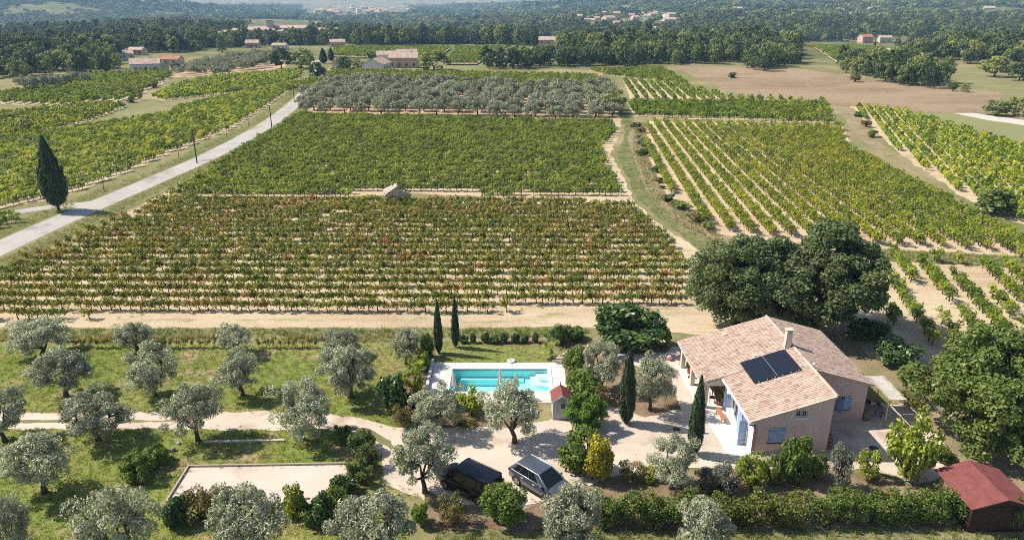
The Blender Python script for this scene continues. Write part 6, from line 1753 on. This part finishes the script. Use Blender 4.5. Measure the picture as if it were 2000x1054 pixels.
for k in range(5):                                   # broken stone slabs left on the collapsed roof
    for q in range(3):
        if (k, q) in ((4, 2), (3, 2), (4, 1)): continue
        ya, yb = -1.5 + k * 0.6 + r.uniform(0, .05), -0.93 + k * 0.6 - r.uniform(0, .04); ta, tb = q / 3 + 0.01, (q + 1) / 3 + 0.05
        pz = lambda t: 1.22 + 1.2 * t + 0.03 * (2 - q); px_ = lambda t: -1.78 + 1.66 * t
        c4 = [(px_(ta) + r.uniform(-.06, .06), ya + r.uniform(-.05, .05), pz(ta) + 0.05 + r.uniform(-.02, .03)), (px_(tb) + r.uniform(-.06, .06), ya + r.uniform(-.05, .05), pz(tb) + 0.05), (px_(tb) + r.uniform(-.06, .06), yb + r.uniform(-.05, .05), pz(tb) + 0.05), (px_(ta) + r.uniform(-.06, .06), yb + r.uniform(-.05, .05), pz(ta) + 0.05 + r.uniform(-.02, .03))]
        MB().add(c4 + [(a, b, c + 0.09) for a, b, c in c4], [(0, 3, 2, 1), (4, 5, 6, 7), (0, 1, 5, 4), (1, 2, 6, 5), (2, 3, 7, 6), (3, 0, 4, 7)]).build('roof_slab', M_stone, ru)
v, f = clump_crown([((0.9, -0.6, 1.5), (0.6, 0.6, 0.5)), ((1.3, 0.3, 1.2), (0.5, 0.6, 0.6)), ((0.5, 0.5, 1.9), (0.5, 0.5, 0.35))], 80, 0.25, 0.18, np.random.default_rng(5))
link('ivy', mesh('ivy', v, f, M_green), ru)
sheet('ruin_grass', [(hutx - 8, huty - 1.6), (hutx + 14, huty - 1.9), (hutx + 14, huty + 0.6), (hutx + 2, huty + 2.8), (hutx - 8, huty + 1.0)], 0.02, M_margin, 0.8, 0.3)

# ================================================================== FAR BUILDINGS
M_fw = [plain('pale_stone_wall', (0.50, 0.44, 0.36), 0.9, vary=0.12, scale=1.5), plain('white_render_wall', (0.66, 0.62, 0.57), 0.9, vary=0.06, scale=1.5), plain('ochre_wall', (0.48, 0.36, 0.26), 0.9, vary=0.12, scale=1.5), plain('rosy_wall', (0.55, 0.42, 0.36), 0.9, vary=0.1, scale=1.5)]
M_fr = plain('faded_tile_roof', (0.42, 0.32, 0.25), 0.9, vary=0.25, scale=0.7)
M_fr2 = plain('red_tile_roof', (0.42, 0.17, 0.12), 0.9, vary=0.2, scale=0.7)
def building(name, label, loc, rz, W, D, H, rise, wm, rm, nwin=3, chim=True, group=None, floors=1, cat='house'):
    b = thing(name, label, cat, loc, rz, group)
    core = MB().add([(-W / 2, -D / 2, 0), (W / 2, -D / 2, 0), (W / 2, D / 2, 0), (-W / 2, D / 2, 0), (-W / 2, -D / 2, H), (W / 2, -D / 2, H), (W / 2, D / 2, H), (-W / 2, D / 2, H), (-W / 2, 0, H + rise), (W / 2, 0, H + rise)],
                    [(0, 1, 5, 4), (1, 2, 6, 9, 5), (2, 3, 7, 6), (3, 0, 4, 8, 7)]).build('wall', wm, b)
    oh = 0.35; sl = rise / (D / 2)
    m = MB()
    for s in (-1, 1):
        y = s * (D / 2 + oh); zz = H - sl * oh
        m.add([(-W / 2 - .25, 0, H + rise + .04), (W / 2 + .25, 0, H + rise + .04), (W / 2 + .25, y, zz + .04), (-W / 2 - .25, y, zz + .04), (-W / 2 - .25, 0, H + rise + .2), (W / 2 + .25, 0, H + rise + .2), (W / 2 + .25, y, zz + .2), (-W / 2 - .25, y, zz + .2)],
              [(0, 1, 2, 3), (4, 7, 6, 5), (3, 2, 6, 7), (0, 3, 7, 4), (1, 5, 6, 2)])
    rf = m.build('roof', rm, b)
    if chim: MB().box(W * 0.22, W * 0.22 + 0.6, 0.3, 0.8, H + rise * 0.6, H + rise + 0.9).build('chimney', wm, rf)
    for fl in range(floors):
        for k in range(nwin):
            xx = -W / 2 + W * (k + 0.5) / nwin; z0 = 1.0 + fl * 2.9
            if z0 + 1.2 > H: continue
            w_ = MB().box(xx - 0.5, xx + 0.5, -D / 2 - 0.03, -D / 2 - 0.004, z0, z0 + 1.2).build('window', M_glass, b)
    if nwin: MB().box(-W / 2 + W * 0.3, -W / 2 + W * 0.3 + 0.9, -D / 2 - 0.04, -D / 2 - 0.004, 0, 2.1).build('door', M_wood, b)
    return b
def at(px, py): x, y = GT(px, py); return (x, y, float(height(x, y)))
building('farmhouse', 'white gabled farm building at the left of the farm group', (*G(737, 138), 0), R(82), 13, 9.5, 3.2, 2.2, M_fw[1], M_fr, 3)
building('farmhouse', 'raised middle part of the farm with pale tiled roof', (*G(757, 128), 0), R(10), 10, 7, 5.2, 1.5, M_fw[1], M_fr, 3)
building('farmhouse', 'long brown stone farm wing with tiled roof', (*G(790, 132), 0), R(-2), 13.5, 7, 4.6, 2.0, M_fw[2], M_fr, 4, floors=1)
building('farmhouse', 'stone barn behind the long farm wing', (*G(795, 124), 0), R(14), 10, 7, 5.0, 1.8, M_fw[0], M_fr, 2)
building('farm_outbuilding', 'small red roofed outbuilding by the white cars at the farm', (*G(661, 134), 0), R(80), 5, 4, 2.6, 1.2, M_fw[3], M_fr2, 1, False)
building('country_house', 'pale house with two tiled roofs at the left vineyards', (*G(286, 140), 0), R(25), 12, 9, 3.6, 2.0, M_fw[1], M_fr, 3)
building('country_house', 'lower annex right of the pale left house', (*G(306, 139), 0), R(-10), 8, 7, 2.8, 1.5, M_fw[0], M_fr, 2, False)
building('country_house', 'reddish outbuilding right of the left house', (*G(338, 127), 0), R(-5), 9, 6, 2.8, 1.3, M_fw[3], M_fr2, 2, False)
building('country_house', 'bright sandy roofed house among the trees at the left', (*G(240, 116), 0), R(40), 10, 8, 3.0, 1.6, M_fw[1], M_fr, 3)
building('stone_house', 'long low stone house at the edge of the left woods', at(140, 92), R(5), 20, 9, 4, 1.4, M_fw[2], M_fr, 4)
building('country_house', 'long house with tiled roof below the wooded ridge', at(328, 96), R(-3), 17, 7, 3.6, 1.4, M_fw[1], M_fr, 5)
building('country_house', 'pale house among trees left of the village', at(270, 108), R(-8), 9, 6, 3, 1.3, M_fw[3], M_fr, 3)
building('country_house', 'pink house with hipped looking roof below the village', at(660, 92), R(12), 10, 7, 3.4, 1.6, M_fw[3], M_fr, 3)
building('country_house', 'low white house among the trees below the village', at(548, 98), R(-6), 9, 6, 3.0, 1.1, M_fw[1], M_fr, 3)
building('stone_house', 'square stone farmhouse with tiled roof in the middle distance', at(1078, 97), R(-4), 17, 10, 6.0, 1.8, M_fw[2], M_fr, 4, floors=2)
building('country_house', 'house with red hipped roof on the hill above the round vineyard', at(1689, 84), R(8), 11, 9, 5.5, 2.2, M_fw[2], M_fr2, 2, floors=2)
building('country_house', 'stone house right of the red roofed hill house', at(1727, 84), R(-10), 11, 9, 5.0, 1.6, M_fw[0], M_fr, 2, floors=2)
building('country_house', 'small white hut at the far edge of the ploughed field', (*G(1525, 124), 0), R(10), 7.5, 6, 3.0, 1.2, M_fw[1], M_fr, 1, False)
# village on its rise
castle = building('village_house', 'castle like block with square tower in the village', at(515, 77), R(6), 22, 13, 7.0, 2.4, M_fw[2], M_fr, 4, floors=2)
MB().box(4, 9, -2, 3, 0, 14).build('tower', M_fw[0], castle); MB().box(3.7, 9.3, -2.3, 3.3, 14.002, 14.7).build('tower_top', M_fw[2], castle)
building('village_house', 'long three storey village building with pale facade', at(570, 76), R(-3), 30, 12, 8, 2.2, M_fw[0], M_fr, 8, floors=3)
for k, (px, py, W, Hh, lb) in enumerate(((545, 77, 12, 6, 'narrow village house between the castle and the long facade'), (594, 76, 9, 7, 'square block at the right end of the village'), (640, 76, 18, 7, 'stone house with arched front right of the village'), (648, 54, 20, 5, 'low roof right of the village skyline'), (455, 79, 13, 6, 'ochre village house at the left, the lower one'), (472, 78, 12, 7, 'ochre village house at the left beside the dark trees'), (495, 94, 8.5, 3.4, 'bright white house below the castle trees'), (392, 82, 10, 5, 'small rosy house at the foot of the wooded ridge'), (440, 78, 12, 4.5, 'small pale house left of the ochre village houses'))):
    building('village_house', lb, at(px, py), R(-12 + 7 * k % 25), W, min(10, W * 0.75), Hh, 1.7, M_fw[k % 4], M_fr, 3, True, None, 2)
# scattered houses on the plain and the hillside town
rr = np.random.default_rng(31)
protoH = []
for k in range(4):
    W, D, H, ri = (13, 9, 5.5, 2), (10, 8, 6.5, 1.8), (18, 10, 5, 2), (9, 8, 8, 1.6); 
    W, D, H, ri = [(13, 9, 5.5, 2), (10, 8, 6.5, 1.8), (18, 10, 5, 2), (9, 8, 8, 1.6)][k]
    c = MB().add([(-W / 2, -D / 2, -2), (W / 2, -D / 2, -2), (W / 2, D / 2, -2), (-W / 2, D / 2, -2), (-W / 2, -D / 2, H), (W / 2, -D / 2, H), (W / 2, D / 2, H), (-W / 2, D / 2, H), (-W / 2, 0, H + ri), (W / 2, 0, H + ri)], [(0, 1, 5, 4), (1, 2, 6, 9, 5), (2, 3, 7, 6), (3, 0, 4, 8, 7)])
    m = MB()
    for s in (-1, 1): m.add([(-W / 2 - .3, 0, H + ri + .15), (W / 2 + .3, 0, H + ri + .15), (W / 2 + .3, s * (D / 2 + .4), H - .05), (-W / 2 - .3, s * (D / 2 + .4), H - .05)], [(0, 1, 2, 3)])
    protoH.append((mesh('house_wall', c.v, c.f, M_fw[k]), mesh('house_roof', m.v, m.f, M_fr)))
def far_house(px, py, k, s, label, group):
    x, y, z = at(px, py)
    t = thing('far_house', label, 'house', (x, y, z), rr.uniform(-0.6, 0.6), group, (s, s, s))
    link('wall', protoH[k % 4][0], t); link('roof', protoH[k % 4][1], t)
n = 0; town = []
while n < 64:                                    # town at the foot of the mountain
    px = rr.normal(680, 75); py = 24 + rr.normal(0, 5.5) - abs(px - 690) * 0.0
    if not (480 < px < 830 and 12 < py < 38): continue
    town.append((px, py)); n += 1
for k, (px, py) in enumerate(sorted(town)): far_house(px, py, k * 7, rr.uniform(1.2, 2.0), f'tiny pale house of the hillside town, {nth(k + 1)} from the left', 'houses of the hillside town')
for k, (px, py) in enumerate(sorted((rr.uniform(1110, 1320), rr.uniform(28, 50)) for _ in range(26))):
    far_house(px, py, k * 7, rr.uniform(0.8, 1.4), f'small pale house of the hamlet in the far woods, {nth(k + 1)} from the left', 'houses of the far hamlet')
for k, (px, py) in enumerate(sorted(((800, 47), (830, 40), (870, 34), (900, 44), (960, 26), (1020, 34), (1045, 42), (1085, 30), (1440, 24), (1480, 30), (1560, 44), (1640, 30), (1665, 36), (1700, 26), (1720, 40), (1930, 24), (1890, 8), (1340, 38), (1310, 22), (1390, 16), (905, 24), (745, 50), (1205, 58), (1180, 66), (1272, 68)))):
    far_house(px, py, k, rr.uniform(0.9, 1.3), f'isolated pale house among the far woods, {nth(k + 1)} from the left', 'scattered houses in the far woods')
# parked white cars at the far farm: small, one body each with glass band
for k, (px, py, lb) in enumerate(((652, 140, 'white car parked at the far farm, the left one'), (664, 138, 'white car parked at the far farm, the right one'), (519, 126, 'white van parked at the far road end'))):
    x, y = G(px, py); c = thing('far_car', lb, 'car', (x, y, 0.02), R(20 + 40 * k))
    MB().box(-2.1, 2.1, -0.85, 0.85, 0.3, 0.95).build('body', M_white, c, bevel=0.1)
    MB().add([(-1.7, -0.78, 0.95), (1.0, -0.78, 0.95), (1.0, 0.78, 0.95), (-1.7, 0.78, 0.95), (-1.3, -0.65, 1.5), (0.4, -0.65, 1.5), (0.4, 0.65, 1.5), (-1.3, 0.65, 1.5)], [(0, 1, 5, 4), (1, 2, 6, 5), (2, 3, 7, 6), (3, 0, 4, 7), (4, 5, 6, 7)]).build('cabin', M_glass, c)
    for sx in (-1.3, 1.3):
        for sy in (-0.8, 0.8): MB().tube([(sx, sy - 0.1, 0.32), (sx, sy + 0.1, 0.32)], 0.32, 10).build('wheel', M_tyre, c)
sheet('farm_yard', GP((646, 144), (668, 136), (678, 140), (660, 150), (640, 152)), 0.03, M_white_track, 2, 0.3)
sheet('hill_lane', [(a, b) for a, b in GTP((1690, 93), (1760, 104), (1790, 97), (1800, 99), (1770, 110), (1730, 106), (1685, 95))], 0.8, M_white_track, 6, 0.4, grid=9, drape=True)

# ================================================================== HAZE
M_haze = bpy.data.materials.new('haze'); M_haze.use_nodes = True
nt_ = M_haze.node_tree; nt_.nodes.clear()
ho = nt_.nodes.new('ShaderNodeOutputMaterial'); pv = nt_.nodes.new('ShaderNodeVolumePrincipled')
pv.inputs['Color'].default_value = (0.33, 0.61, 1.0, 1)
pv.inputs['Density'].default_value = 0.00018
pv.inputs['Absorption Color'].default_value = (1, 1, 1, 1)
pv.inputs['Anisotropy'].default_value = 0.0
nt_.links.new(pv.outputs[0], ho.inputs['Volume'])
hb = MB().box(-9900, 9900, -300, 11900, -40, 430).build('haze', M_haze); tag(hb, kind='stuff')
